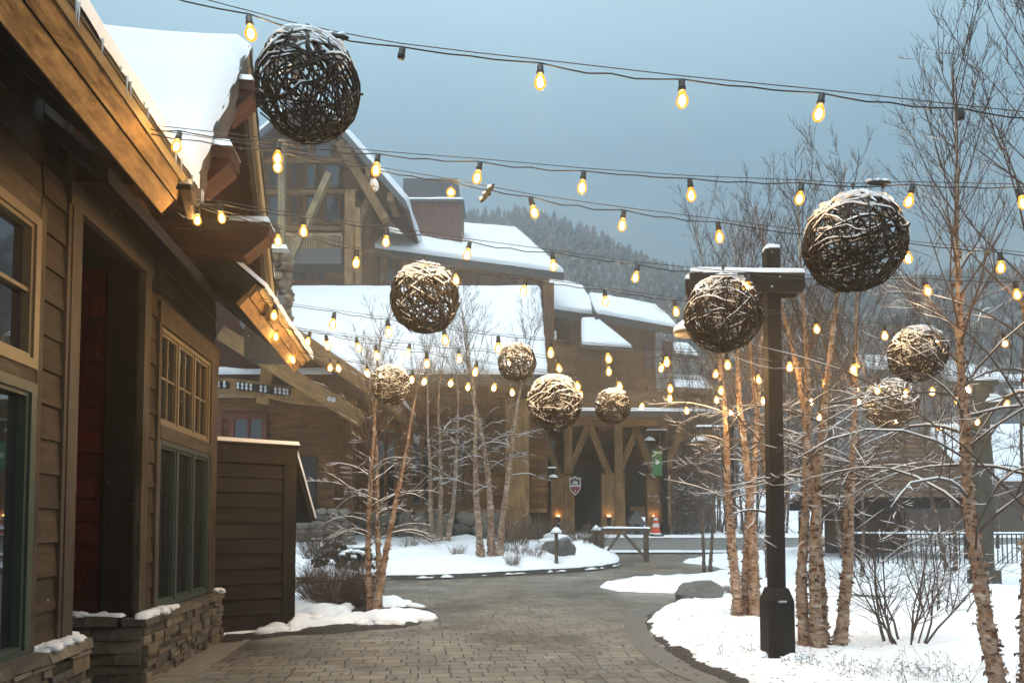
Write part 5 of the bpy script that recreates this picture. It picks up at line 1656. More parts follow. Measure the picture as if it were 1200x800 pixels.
# ------------------------------------------------------------------ birches
def grow(start, d, length, r0, nseg, rr, curve=0.0, wander=.18, r1=None):
    pts, rad = [start.copy()], [r0]
    d = d.normalized(); st = length / nseg; p = start.copy()
    for k in range(nseg):
        d = d + V((rr.gauss(0, wander), rr.gauss(0, wander), rr.gauss(0, wander * .7))) * .5 + V((0, 0, curve / nseg))
        d.normalize(); p = p + d * st
        pts.append(p.copy()); rad.append(r0 + ((r1 if r1 is not None else r0 * .25) - r0) * (k + 1) / nseg)
    return pts, rad

def snow_on(sb, pts, rad, rr, prob=.9, minr=.0022, k0=.9):
    run, rr_ = [], []
    for j in range(len(pts)):
        d = (pts[min(j + 1, len(pts) - 1)] - pts[max(j - 1, 0)])
        ok = abs(d.normalized().z) < .66 and rr.random() < prob and rad[j] > minr
        if ok: run.append(pts[j] + V((0, 0, rad[j] * .85 + .002))); rr_.append(rad[j] * k0 * .85 + .0022)
        if (not ok or j == len(pts) - 1):
            if len(run) > 1: sb.tube(run, [rr_[0] * .4] + rr_[1:-1] + [rr_[-1] * .3], n=4)
            run, rr_ = [], []

def birch(base, stems, seed, label, group, n1=24, n2=5, n3=3, low=.22, curls=40, snow=.85, name='birch_tree', twig=1.0, Lb=.40, bark='birch_bark', dist=.62, lowk=.8):
    """stems: (dx, dy, lean x, lean y, height, radius)"""
    rr = random.Random(seed)
    root = thing(name, tuple(base), label, 'tree', group)
    br, sb = MB(), MB(); br.use_uv = sb.use_uv = False
    for (dx, dy, lx, ly_, H, R) in stems:
        b = V(base) + V((dx, dy, -.12))
        d = V((lx, ly_, 1))
        nseg = 16
        pts, rad = grow(b, d, H, R, nseg, rr, .25, .07, r1=.008)
        rad = [R * (1 - (k / nseg)) ** 1.3 * (1 + .35 * max(0, 1 - k * 1.2)) + .006 for k in range(nseg + 1)]
        # refine trunk so that it can be lumpy
        tp_, tr_ = [], []
        for a, c, ra, rc in zip(pts, pts[1:], rad, rad[1:]):
            for k in range(9):
                f = k / 9; q = a.lerp(c, f); tp_.append(q + V((noise.noise(q * 14), noise.noise(q * 14 + V((3, 8, 1))), 0)) * ra * .16); tr_.append((ra + (rc - ra) * f) * (1 + .20 * noise.noise(q * 9) + .22 * noise.noise(q * 31)))
        tp_.append(pts[-1]); tr_.append(rad[-1])
        mb = MB(); mb.use_uv = False; mb.tube(tp_, tr_, n=9); tk = mb.build('trunk', bark, root)
        if curls:
            cb_ = MB(); cb_.use_uv = False
            for k in range(int(curls * 3.2)):
                f = rr.random() ** 1.2 * .72; i = int(f * (len(tp_) - 1)); c = tp_[i]; ra = tr_[i]
                a = rr.uniform(0, 6.28); o = V((math.cos(a), math.sin(a), 0)); s = V((-o.y, o.x, 0)); hgt = rr.uniform(.008, .032); wd = rr.uniform(.25, .9) * ra; fl = rr.choice((.004, .008, .012, .018, .028))
                ps = [c + o * ra * .98 - s * wd * .6 + V((0, 0, -hgt / 2)), c + o * ra * .98 - s * wd * .6 + V((0, 0, hgt / 2)), c + o * (ra + fl * .4) + V((0, 0, hgt / 2 + .006)), c + o * (ra + fl * .4) + V((0, 0, -hgt / 2)),
                      c + o * (ra + fl) + s * wd * .6 + V((0, 0, rr.uniform(-.03, .03))), c + o * (ra + fl) + s * wd * .6 + V((0, 0, -hgt / 2 + rr.uniform(-.03, .03)))]
                i0 = len(cb_.v); cb_.v += [tuple(q) for q in ps]; cb_.f += [(i0, i0 + 1, i0 + 2, i0 + 3), (i0 + 3, i0 + 2, i0 + 4, i0 + 5)]; cb_.sm += [False, False]
            cb_.build('peeling_bark', 'bark_curl', tk)['kind'] = 'stuff'
        az = rr.uniform(0, 6.28)
        for k in range(n1):
            f = low + (1 - low) * ((k + rr.random()) / n1) ** dist * .97
            x = f * nseg; i = min(int(x), nseg - 1); st = pts[i].lerp(pts[i + 1], x - i); ra = rad[i] * .42
            az += 2.4 + rr.uniform(-.5, .5)
            lowb = f < .52
            el = rr.uniform(.35, .95) if lowb else rr.uniform(.85, 1.22)
            ln = H * Lb * (1.05 - .72 * f) * rr.uniform(.6, 1.15) * (lowk if lowb else 1.0)
            dd = V((math.cos(az) * math.cos(el), math.sin(az) * math.cos(el), math.sin(el)))
            ra = min(ra, .018) * rr.uniform(.55, 1.0)
            bp, brd = grow(st, dd, ln, max(ra, .005), 7, rr, rr.uniform(-1.7, -.6) if lowb else rr.uniform(.1, .7), .16, .0022)
            br.tube(bp, brd, n=4); snow_on(sb, bp, brd, rr, snow)
            for m in range(n2):
                g = rr.uniform(.22, .95); y = g * 7; i2 = min(int(y), 6); s2 = bp[i2].lerp(bp[i2 + 1], y - i2)
                bd = (bp[i2 + 1] - bp[i2]).normalized(); side = V((rr.gauss(0, 1), rr.gauss(0, 1), rr.gauss(0, .6) + (.35 if not lowb else .1)))
                d2 = (bd * 1.1 + side.normalized() * .8).normalized(); l2 = ln * rr.uniform(.22, .5) * (1.15 - g * .6)
                p2, r2 = grow(s2, d2, l2, max(brd[i2] * .6, .0026) * twig, 5, rr, rr.uniform(-.2, .5), .2, .0014 * twig)
                br.tube(p2, r2, n=3); snow_on(sb, p2, r2, rr, snow * .65, .0014)
                for q in range(n3):
                    j = rr.randint(1, 4); d3 = ((p2[j + 1] - p2[j]).normalized() + V((rr.gauss(0, 1), rr.gauss(0, 1), rr.gauss(0, .7) + .3)).normalized() * .7).normalized()
                    p3, r3 = grow(p2[j], d3, l2 * rr.uniform(.25, .55), .0019 * twig, 3, rr, .3, .2, .0011 * twig)
                    br.tube(p3, r3, n=3)
                    if rr.random() < snow * .3: snow_on(sb, p3, r3, rr, 1, .0)
    br.build('branches', 'twig', root)
    sb.build('branch_snow', 'snow', root)
    return root
GR = 'birches around the walk'
def gz3(px, py, h=0.0):
    p = gnd(px, py, h); return p
b1 = gz3(434, 722)
birch(b1, [(-.0, .05, -.03, .02, 5.4, .062), (.14, .0, -.02, 0, 5.2, .058)], 101, 'tall pale birch clump of two straight trunks beside the dry shrub on the left bed', GR, curls=80, n1=38, n2=7, n3=5, Lb=.36, dist=.8, snow=.95)
birch(gz3(437.5, 725.5), [(.0, 0, .10, .1, 4.6, .072)], 102, 'leaning single birch on the left bed, right of the two straight trunks', GR, curls=46, n1=24, n2=6, n3=4, Lb=.38, low=.3)
b3 = at(571, 647, 21.8); b3.z = max(b3.z, .4)
birch(b3, [(-.2, .0, -.07, 0, 7.6, .11), (.12, .1, .03, 0, 8.0, .115), (.36, -.05, .16, .05, 7.4, .10)], 103, 'middle birch clump of three trunks on the snow bank, nearest the canopy', GR, curls=60, n1=30, n2=7, n3=4, twig=1.6, dist=.75)
b4 = at(510, 620, 25.0); b4.z = .85
birch(b4, [(-.1, 0, -.10, 0, 7.6, .09), (.15, .1, .05, 0, 8.2, .10), (.35, .1, .18, 0, 7.2, .10)], 104, 'birch clump against the stone foundation, left of the other bank birches', GR, curls=30, n1=28, n2=7, n3=4, twig=1.7, dist=.75)
b5 = gz3(872, 722, .1)
birch(b5, [(-.11, 0, -.035, 0, 6.6, .085), (.03, .12, .015, .05, 6.9, .075), (.16, -.03, .08, .0, 6.3, .09)], 105, 'birch clump of three peeling trunks just left of the timber post', GR, curls=110, n1=32, n2=7, n3=5)
b6 = gz3(962, 760, .1)
birch(b6, [(-.16, .05, -.05, .05, 5.6, .07), (-.06, -.05, -.015, 0, 6.0, .078), (.08, .1, .01, .05, 5.9, .072), (.20, -.02, .10, .0, 5.6, .075), (-.22, .35, -.16, .1, 5.0, .055)], 106, 'crowded birch clump of five peeling trunks just right of the timber post', GR, curls=90, n1=28, n2=7, n3=5, Lb=.40, low=.25)
b7 = gz3(1196, 832, .12)
birch(b7, [(-.06, .1, -.115, .06, 5.6, .066), (.10, 0, -.075, .02, 6.1, .078)], 107, 'largest birch, two salmon peeling trunks at the right edge of the photo', GR, curls=150, n1=44, n2=7, n3=5, Lb=.46, low=.22, snow=.95, dist=.75, lowk=1.05)
# further trees: thinner, built once and copied
GB_ = 'bare trees behind the walk'
far_spots = [
 (905, 676, 18.0, 1.15, .3, 'slim bare tree directly behind the timber post'), (830, 662, 21.0, 1.1, 1.6, 'slim bare tree left of the black lamp post'),
 (1000, 672, 17.0, 1.05, 2.4, 'slim bare tree in front of the iron fence, left end'), (1110, 660, 17.5, 1.2, 3.3, 'slim bare tree left of the olive lamp post'),
 (1215, 668, 14.0, 1.1, 4.4, 'bare tree cut by the right edge of the photo'), (950, 655, 24.0, 1.35, 5.2, 'bare tree standing behind the five-trunk birch'),
 (1060, 650, 25.0, 1.4, .9, 'bare tree behind the pavilion roof'), (880, 648, 27.0, 1.3, 2.0, 'bare tree behind the left three-trunk birch'),
 (1160, 650, 26.0, 1.4, 2.9, 'bare tree in front of the snow covered cabin roof'),
 (985, 650, 22.0, 1.3, 3.7, 'bare tree left of the pavilion roof'), (1025, 650, 28.0, 1.5, 5.6, 'bare tree rising behind the half hidden wicker ball'),
 (842, 650, 32.0, 1.3, .2, 'bare tree behind the hanging lamp shade'), (915, 650, 33.0, 1.5, 4.9, 'far bare tree behind the crossbeam'), (1090, 650, 30.0, 1.55, 1.2, 'far bare tree between the pavilion and the cabin')]
fp = None
for px, py, Y, sc, rz, lab in far_spots:
    x = at(px, 600, Y).x
    if fp is None:
        fp = birch(V((0, 0, 0)), [(-.12, 0, -.05, 0, 5.6, .042), (.1, .1, .06, .02, 5.9, .04)], 120, lab, GB_, bark='bark_far', curls=16, n1=30, n2=7, n3=5, twig=1.5, snow=.7, Lb=.46)
        o = fp
    else:
        o = copy_tree(fp); o['label'] = lab
    o.location = (x, Y, zgs(Y) + .1); o.rotation_euler = (0, 0, rz); o.scale = (sc,) * 3

# thicket of young trunks beyond the plaza
fp2 = None
for k, (px, Y, sc, lab) in enumerate(((789, 33, .95, 'snowy sapling clump right behind the black lamp post'), (806, 35, .85, 'snowy sapling clump between the two lamps'), (826, 38, 1.0, 'snowy sapling clump right of the hanging lamp'), (846, 36, .9, 'snowy sapling clump behind the left three-trunk birch'), (870, 40, 1.05, 'snowy sapling clump farthest to the right on the plaza'))):
    if fp2 is None:
        fp2 = birch(V((0, 0, 0)), [(-.7, .3, -.07, 0, 4.4, .045), (.7, .2, .09, 0, 4.6, .045), (-.5, 0, -.05, 0, 5.0, .05), (-.2, .2, -.02, 0, 5.6, .055), (.15, 0, .03, 0, 5.2, .05), (.45, .1, .07, 0, 5.0, .05), (.3, .4, .02, 0, 4.6, .05)], 140, lab, 'saplings on the plaza', bark='bark_far', curls=0, n1=16, n2=4, n3=2, twig=2.6, snow=.8, name='sapling_clump', low=.12)
        o = fp2
    else:
        o = copy_tree(fp2); o['label'] = lab
    o.location = (at(px, 600, Y).x, Y, 1.15 + .02 * (Y - 29)); o.rotation_euler = (0, 0, k * 1.3); o.scale = (sc,) * 3

# ------------------------------------------------------------------ shrubs, dry grass
def shrub(base, rx, h, n, seed, label, mat, group, snow=.25, name='shrub', n2=4, r0=.006, spread=1.0, thick=1.0):
    rr = random.Random(seed); root = thing(name, tuple(base), label, 'shrub', group)
    br, sb = MB(), MB(); br.use_uv = sb.use_uv = False
    for k in range(n):
        a = rr.uniform(0, 6.28); q = rr.random() ** .6
        st = V(base) + V((math.cos(a) * rx * .45 * q, math.sin(a) * rx * .35 * q, -.05))
        el = rr.uniform(.75, 1.45) / spread
        d = V((math.cos(a) * math.cos(el), math.sin(a) * math.cos(el), math.sin(el)))
        p, ra = grow(st, d, h * rr.uniform(.6, 1.12), r0 * rr.uniform(.7, 1.2), 6, rr, .1, .25, r0 * .3)
        br.tube(p, ra, n=3); snow_on(sb, p, ra, rr, snow)
        for m in range(n2):
            j = rr.randint(1, 5); d2 = ((p[j + 1] - p[j]).normalized() + V((rr.gauss(0, 1), rr.gauss(0, 1), rr.gauss(0, 1) + .3)).normalized() * .9).normalized()
            p2, r2 = grow(p[j], d2, h * rr.uniform(.15, .4), r0 * .55, 4, rr, .1, .25, r0 * .25)
            br.tube(p2, r2, n=3); snow_on(sb, p2, r2, rr, snow * 1.1, .0)
    br.build('twigs', mat, root)
    if snow: sb.build('twig_snow', 'snow', root)
    return root
SG = 'dry shrubs along the beds'
shrub(gz3(394, 713), .95, 1.0, 400, 1, 'big dense dry brown shrub beside the storage shed', 'shrub_twig', SG, .16, n2=7, r0=.0058)
shrub(at(374, 652, 18.5), .9, 1.0, 170, 2, 'small dry shrub behind the storage shed corner', 'shrub_twig', SG, .25, n2=5, r0=.006)
shrub(at(500, 630, 24.8), .9, .7, 90, 3, 'pale grassy shrub at the foot of the stone foundation', 'shrub_pale', SG, .2, r0=.008)
shrub(at(455, 632, 25.4), .8, .55, 60, 4, 'low pale shrub left along the stone foundation', 'shrub_pale', SG, .2, r0=.008)
shrub(at(602, 638, 24), .9, .95, 110, 5, 'brown shrub right of the middle birches', 'shrub_twig', SG, .3, r0=.009)
shrub(at(636, 636, 25.5), 1.0, 1.1, 140, 6, 'brown shrub behind the snow capped boulder', 'shrub_twig', SG, .3, r0=.010)
shrub(at(682, 648, 25), 1.1, 1.1, 150, 7, 'rounded dry shrub between the path light and the wooden barrier', 'shrub_twig', SG, .3, r0=.010)
for k, (px, py, Y, rx, lab) in enumerate(((594, 645, 22.5, .45, 'small pale tuft under the middle birches'), (612, 649, 22, .5, 'snowy pale tuft right of the middle birches'), (590, 636, 24, .5, 'pale tuft behind the middle birches'), (600, 660, 20.8, .35, 'lowest pale tuft near the kerb'), (478, 640, 23.5, .5, 'pale tuft left of the foundation birches'), (536, 650, 22, .3, 'tiny pale tuft on the open middle of the bank'), (628, 652, 21.8, .4, 'pale tuft left of the first path light'))):
    shrub(at(px, py, Y), rx, .38, 46, 20 + k, lab, 'shrub_pale', 'pale tufts on the snow bank', .5, n2=3, r0=.008, name='grass_tuft')
for k, (px, Y, lab) in enumerate(((800, 31.5, 'grey shrub by the traffic cone'), (822, 32.5, 'grey shrub in front of the saplings'), (880, 31, 'grey shrub on the plaza behind the birches'))):
    shrub(V((at(px, 600, Y).x, Y, 1.12)), .9, .8, 90, 30 + k, lab, 'twig_grey', 'grey shrubs on the plaza', .4, r0=.012)
# multi-stemmed bush on the right bed and its neighbour
def vase_bush(base, n, h, seed, label, r0, spread):
    rr = random.Random(seed); root = thing('bare_bush', tuple(base), label, 'bush', 'bare vase-shaped bushes on the right bed')
    br, sb = MB(), MB(); br.use_uv = sb.use_uv = False
    for k in range(n):
        a = k * 2.4 + rr.uniform(-.4, .4); q = .12 + .1 * rr.random()
        st = V(base) + V((math.cos(a) * q, math.sin(a) * q, -.06)); el = rr.uniform(1.05, 1.55) - spread * .12
        d = V((math.cos(a) * math.cos(el), math.sin(a) * math.cos(el) * .8, math.sin(el)))
        p, ra = grow(st, d, h * rr.uniform(.75, 1.1), r0 * rr.uniform(.7, 1.1), 8, rr, .15, .22, .004)
        br.tube(p, ra, n=5); snow_on(sb, p, ra, rr, .5)
        for m in range(8):
            j = rr.randint(2, 7); d2 = ((p[j + 1] - p[j]).normalized() + V((rr.gauss(0, 1), rr.gauss(0, 1), rr.gauss(0, .7))).normalized() * .9).normalized()
            p2, r2 = grow(p[j], d2, h * rr.uniform(.25, .55), ra[j] * .55, 5, rr, .1, .3, .002)
            br.tube(p2, r2, n=3); snow_on(sb, p2, r2, rr, .65)
            for q in range(4):
                j2 = rr.randint(1, 4); d3 = ((p2[j2 + 1] - p2[j2]).normalized() + V((rr.gauss(0, 1), rr.gauss(0, 1), rr.gauss(0, 1))).normalized() * .9).normalized()
                p3, r3 = grow(p2[j2], d3, h * rr.uniform(.08, .25), .0028, 3, rr, .1, .3, .0014)
                br.tube(p3, r3, n=3)
                if rr.random() < .35: snow_on(sb, p3, r3, rr, 1, 0)
    br.build('stems', 'twig', root); sb.build('stem_snow', 'snow', root)
vase_bush(gz3(1060, 756, .12), 13, 1.55, 3, 'bare dark bush with many bent stems in the middle of the right snow bed', .016, 1)
vase_bush(gz3(1103, 728, .12), 9, 1.5, 4, 'bare dark bush behind and right of the bent-stem bush', .014, 1.1)
# wiry dry stalks poking through the snow
for k, (px, py, n, hh, lab) in enumerate(((1075, 797, 34, .30, 'tangle of dry stalks below the bare bush'), (1010, 790, 26, .26, 'dry stalks right of the timber post base'), (955, 781, 16, .20, 'dry stalks beside the timber post base'), (935, 775, 14, .2, 'sparse dry stalks touching the timber post'), (1120, 790, 14, .3, 'dry stalks near the right edge birch'), (862, 765, 9, .22, 'lone dry stalks left of the timber post'), (828, 728, 12, .18, 'short dry stalks near the grey boulder'), (842, 745, 8, .15, 'few dry stalks on the open snow'), (1030, 745, 10, .16, 'low stalks left of the bare bush'), (1010, 715, 12, .22, 'snowy stalks by the thin kerb behind the five-trunk birch'), (1160, 740, 10, .2, 'low stalks left of the right edge birch'))):
    rr = random.Random(60 + k); p0_ = gz3(px, py, .12); root = thing('dry_stalks', tuple(p0_), lab, 'dry plant', 'dry stalks in the snow')
    mb = MB(); mb.use_uv = False
    for q in range(n):
        s = p0_ + V((rr.gauss(0, .22), rr.gauss(0, .16), -.05)); a = rr.uniform(0, 6.28); el = rr.uniform(.35, 1.3)
        p, ra = grow(s, V((math.cos(a) * math.cos(el), math.sin(a) * math.cos(el), math.sin(el))), hh * rr.uniform(.6, 1.4), .0026, 5, rr, .0, .4, .0012)
        mb.tube(p, ra, n=3)
        for m in range(3):
            j = rr.randint(2, 4); p2, r2 = grow(p[j], V((rr.gauss(0, 1), rr.gauss(0, 1), rr.gauss(0, 1) + .4)), hh * .2, .0018, 2, rr, 0, .3, .001); mb.tube(p2, r2, n=3)
            if rr.random() < .4: mb.blob(tuple(p2[-1]), (.007,) * 3, seed=q, amp=.3, nu=5, nv=4)
    mb.build('stalks', 'twig', root)

# dark snow laden dwarf evergreen on the bank
eb = at(411, 648, 20.0); ev = thing('dwarf_evergreen', tuple(eb), 'dark low evergreen bent under clumps of snow left of the bank', 'evergreen')
mb, sb = MB(), MB(); mb.use_uv = sb.use_uv = False
rr = random.Random(77)
for k in range(13):
    a = rr.uniform(0, 6.28); el = rr.uniform(.5, 1.2); s = eb + V((rr.uniform(-.25, .25), rr.uniform(-.2, .2), -.1))
    p, ra = grow(s, V((math.cos(a) * math.cos(el), math.sin(a) * math.cos(el), math.sin(el))), rr.uniform(.6, 1.05), .05, 7, rr, -1.7, .25, .03)
    mb.tube(p, ra, n=6)
    for q in p[2:]:
        for m in range(3): mb.blob(tuple(q + V((rr.uniform(-.07, .07), rr.uniform(-.07, .07), rr.uniform(-.05, .03)))), (rr.uniform(.04, .08),) * 3, seed=rr.random() * 99, amp=.6, nu=7, nv=5)
    for q in p[3:6]: 
        if rr.random() < .75: sb.blob(tuple(q + V((0, 0, .06))), (rr.uniform(.08, .13), .09, rr.uniform(.04, .065)), seed=rr.random() * 99, amp=.35)
mb.build('foliage', 'evergreen', ev); sb.build('snow_clumps', 'snow', ev)

# ------------------------------------------------------------------ boulders
def boulder(c, r, seed, label, cap, flat=()):
    root = thing('boulder', c, label, 'boulder')
    rr = random.Random(seed)
    def dirs(nu, nv):
        return [[V((math.sin(math.pi * j / nv) * math.cos(2 * math.pi * k / nu), math.sin(math.pi * j / nv) * math.sin(2 * math.pi * k / nu), math.cos(math.pi * j / nv))) for k in range(nu)] for j in range(nv + 1)]
    planes = [(V((rr.gauss(0, 1), rr.gauss(0, 1), rr.gauss(0, .8) + .2)).normalized(), rr.uniform(.62, .95)) for _ in range(13)]
    mb = MB(); mb.use_uv = False; D_ = dirs(40, 24); i0 = 0
    for row in D_:
        for d in row:
            s = 1.05
            for n, h in planes:
                q = d.dot(n)
                if q > 1e-3: s = min(s, h / q)
            s *= 1 + .05 * noise.noise(d * 4 + V((seed, 0, 0))) + .025 * noise.noise(d * 11)
            mb.v.append((c[0] + d.x * r[0] * s, c[1] + d.y * r[1] * s, c[2] + d.z * r[2] * s))
    for j in range(24):
        for k in range(40):
            k2 = (k + 1) % 40; mb.f.append((j * 40 + k2, j * 40 + k, j * 40 + 40 + k, j * 40 + 40 + k2)); mb.sm.append(False)
    mb.build('rock', 'boulder', root)
    if cap:
        mb2 = MB(); mb2.use_uv = False
        for (x, y, z, a, b, h) in cap: mb2.blob((c[0] + x, c[1] + y, c[2] + z), (a, b, h), seed=seed + x, amp=.35, nu=18, nv=10)
        mb2.build('snow_cap', 'snow', root)
p = gz3(826, 707); boulder((p.x, p.y + .25, p.z + .12), (.50, .36, .34), 3, 'grey angular boulder at the left tip of the right snow bed', [(-.02, .36, .08, .34, .2, .13), (.3, .25, .04, .25, .2, .1), (-.42, -.2, -.06, .08, .06, .03)])
p = gz3(849, 704); boulder((p.x + .08, p.y + .35, p.z + .08), (.26, .24, .25), 6, 'smaller dark rock against the right side of the grey boulder', [(.05, .1, .2, .2, .16, .07)])
p = at(655, 640, 22.5); boulder((p.x, p.y, p.z - .05), (.62, .45, .42), 5, 'tilted grey boulder with a thick snow cap on the middle bank', [(-.12, .08, .27, .46, .36, .16), (-.45, .1, .05, .28, .3, .2)])

# ------------------------------------------------------------------ path lights, barrier, cone
def path_light(px, pyt, pyb, Y, label):
    b = at(px, pyb, Y); h = at(px, pyt, Y).z - b.z
    root = thing('path_light', tuple(b), label, 'path light', 'path lights on the bank')
    mb = MB(); mb.box((b.x - .05, b.y - .05, b.z - .3), (b.x + .05, b.y + .05, b.z + h - .18)); mb.build('post', 'wood_barrier', root)
    mb = MB(); mb.use_uv = False; mb.lathe([(.0, h - .15), (.15, h - .17), (.17, h - .19), (.16, h - .20), (0, h - .185)], tuple(b), 14); mb.build('lamp_hat', 'black_metal', root)
    mb = MB(); mb.use_uv = False; mb.lathe([(.165, h - .175), (.17, h - .15), (.13, h - .09), (.06, h - .02), (.0, h)], tuple(b), 14); mb.build('snow_cap', 'snow', root)
path_light(652, 617, 662, 21.5, 'short wooden path light with a pointed snow cap on the bank edge')
path_light(699, 615, 652, 25.0, 'second path light with a snow cap, at the left end of the barrier')
YB2 = 25.2
bf = at(730, 657, YB2); wb = thing('wooden_barrier', tuple(at(730, 655, YB2)), 'low wooden barrier of posts, top rail and slanted braces across the path', 'barrier')
mb = MB(); zt = at(730, 622, YB2).z; z0 = bf.z - .1
x0, x1 = at(705, 620, YB2).x, at(757, 620, YB2).x
for x, nm in ((x0, 1), (x1, 2)):
    mb = MB(); mb.box((x - .08, YB2 - .08, z0), (x + .08, YB2 + .08, zt)); mb.build('post', 'wood_barrier', wb)
mb = MB(); mb.box((x0 - .14, YB2 - .06, zt + .002), (x1 + .14, YB2 + .06, zt + .10)); mb.build('top_rail', 'wood_barrier', wb)
xm = (x0 * .55 + x1 * .45)
for xe, s in ((x0, 1), (x1, -1)):
    mb = MB(); mb.beam((xm - s * .02, YB2, zt - .04), (xe + s * .08, YB2, z0 + .28), .09, .10, (0, -1, 0)); mb.build('brace', 'wood_barrier', wb)
mb = MB(); mb.use_uv = False; mb.patch((x0 - .14, YB2 - .065, zt + .10), (x1 + .14, YB2 - .065, zt + .10), (x1 + .14, YB2 + .065, zt + .1), (x0 - .14, YB2 + .065, zt + .1), .06, 30, 6, edge=.06, amp=.8, freq=3); mb.build('snow_cap', 'snow', wb)

YC2 = 30.0
cb0 = at(768.5, 627.5, YC2); hc = at(768.5, 601, YC2).z - cb0.z
tcn = thing('traffic_cone', tuple(cb0), 'orange traffic cone with two white bands standing on the snowy plaza', 'traffic cone')
def cone(z0, z1): 
    R0, R1 = .20, .045; mb = MB(); mb.use_uv = False
    ra, rb = R0 + (R1 - R0) * z0, R0 + (R1 - R0) * z1
    mb.lathe([(ra, .06 + z0 * (hc - .06)), (rb, .06 + z1 * (hc - .06))] + ([(0, hc)] if z1 == 1 else []), tuple(cb0), 20); return mb
mb = cone(0, .30); b_ = cone(.56, .68); 
for mbx, mt_, nm in ((cone(0, .34), 'cone_orange', 'cone_body'), (cone(.34, .52), 'cone_white', 'white_band'), (cone(.52, .66), 'cone_orange', 'cone_body'), (cone(.66, .78), 'cone_white', 'white_band'), (cone(.78, 1), 'cone_orange', 'cone_body')):
    mbx.build(nm, mt_, tcn)
mb = MB(); mb.box((cb0.x - .27, cb0.y - .27, cb0.z - .06), (cb0.x + .27, cb0.y + .27, cb0.z + .06)); mb.build('cone_base', 'rubber_black', tcn)
mb = MB(); mb.use_uv = False; mb.blob((cb0.x, cb0.y - .2, cb0.z + .07), (.24, .1, .05), seed=2, amp=.3, nu=12); mb.blob((cb0.x - .15, cb0.y, cb0.z + .09), (.1, .2, .05), seed=4, amp=.3); mb.build('snow', 'snow', tcn)

# ------------------------------------------------------------------ lamp posts
def lamp_post(px, Y, z0, pytop, arm_px, py_shade, label, mat='black_metal', w=.09, rsh=.24, name='lamp_post', arm_y=-3):
    b = V((at(px, 600, Y).x, Y, z0)); zt = at(px, pytop, Y).z
    root = thing(name, tuple(b), label, 'lamp post', 'lamp posts with shaded lamps')
    mb = MB(); mb.box((b.x - w, b.y - w, z0 - .2), (b.x + w, b.y + w, zt)); mb.box((b.x - w * 1.6, b.y - w * 1.6, z0 - .2), (b.x + w * 1.6, b.y + w * 1.6, z0 + .5)); mb.build('pole', mat, root)
    xs = at(arm_px, 600, Y).x; zs = at(arm_px, py_shade, Y).z
    mb = MB(); za = zs + rsh * 1.5
    mb.box((min(xs, b.x) - .12, b.y - .05, za), (max(xs, b.x) + .12, b.y + .05, za + .1)); am = mb.build('arm', mat, root)
    mb = MB(); mb.use_uv = False; c = (xs, Y, zs)
    mb.lathe([(.04, za - zs), (.05, rsh * .9), (.09, rsh * .75), (rsh * .6, rsh * .45), (rsh, 0), (rsh * .96, -.02), (rsh * .55, rsh * .35), (.0, rsh * .5)], c, 18); sh = mb.build('lamp_shade', mat, root)
    mb = MB(); mb.use_uv = False; mb.lathe([(rsh * 1.02, .02), (rsh * .9, rsh * .32), (rsh * .6, rsh * .62), (rsh * .25, rsh * .85), (0, rsh * .9)], c, 18); mb.build('snow_cap', 'snow', sh)
    mb = MB(); mb.use_uv = False; mb.patch((min(xs, b.x) - .14, b.y - .06, za + .1), (max(xs, b.x) + .14, b.y - .06, za + .1), (max(xs, b.x) + .14, b.y + .06, za + .1), (min(xs, b.x) - .14, b.y + .06, za + .1), .06, 14, 5, edge=.05); mb.build('arm_snow', 'snow', am)
    return root, b, zt
lp, b, zt = lamp_post(779, 30.5, 1.05, 505, 762, 517, 'black lamp post with a green banner beside the traffic cone', w=.11)
mb = MB(); y = 30.3
a_, c_ = at(764.5, 557, 30.3), at(775.5, 527, 30.3)
mb.box((a_.x, y, a_.z), (c_.x, y + .02, c_.z)); bn = mb.build('banner', 'banner_green', lp)
mb = MB(); mb.use_uv = False; cc = at(770, 541, 30.29); mb.blob((cc.x, cc.y, cc.z), (.085, .012, .10), amp=.25, seed=3, nu=14, nv=9); mb.build('emblem', 'paint_white', bn)
mb = MB()
for z in (a_.z - .03, c_.z + .03): mb.box((a_.x - .02, y - .01, z - .025), (b.x, y + .04, z + .025))
mb.build('banner_rod', 'black_metal', lp)
lamp_post(857, 26.0, zgs(26), 493, 821, 518, 'lamp post with a snow capped shade hanging left over the path', w=.09, rsh=.30)
lamp_post(637, 29.5, 1.0, 545, 648, 560, 'thin dark lamp post with a small lamp left of the shield sign', w=.09, rsh=.2)
lamp_post(1151, 14.6, .2, 452, 1166, 474, 'thick olive lamp post with a snowy lamp behind the largest birch', mat='post_olive', w=.13, rsh=.26)
# floodlight-like lamp in front of the post: wide pale shade left of the crossbeam
YL = YP_
c = at(807, 388, YL)
lampw = thing('hanging_lamp', tuple(c), 'broad pale lamp shade capped with snow left of the crossbeam ball', 'lamp')
mb = MB(); mb.use_uv = False; mb.lathe([(.02, .22), (.04, .10), (.09, .06), (.17, -.02), (.16, -.04), (.0, -.01)], tuple(c), 24); mb.build('lamp_shade', 'frame_tan', lampw)
mb = MB(); mb.use_uv = False; mb.lathe([(.175, -.01), (.17, .04), (.11, .10), (.05, .14), (0, .15)], tuple(c), 24); mb.build('snow_cap', 'snow', lampw)
mb = MB(); mb.use_uv = False; mb.tube([c + V((0, 0, .2)), V((c.x, c.y, zc0 + .02))], .012, n=6); mb.build('hanger_rod', 'black_metal', lampw)

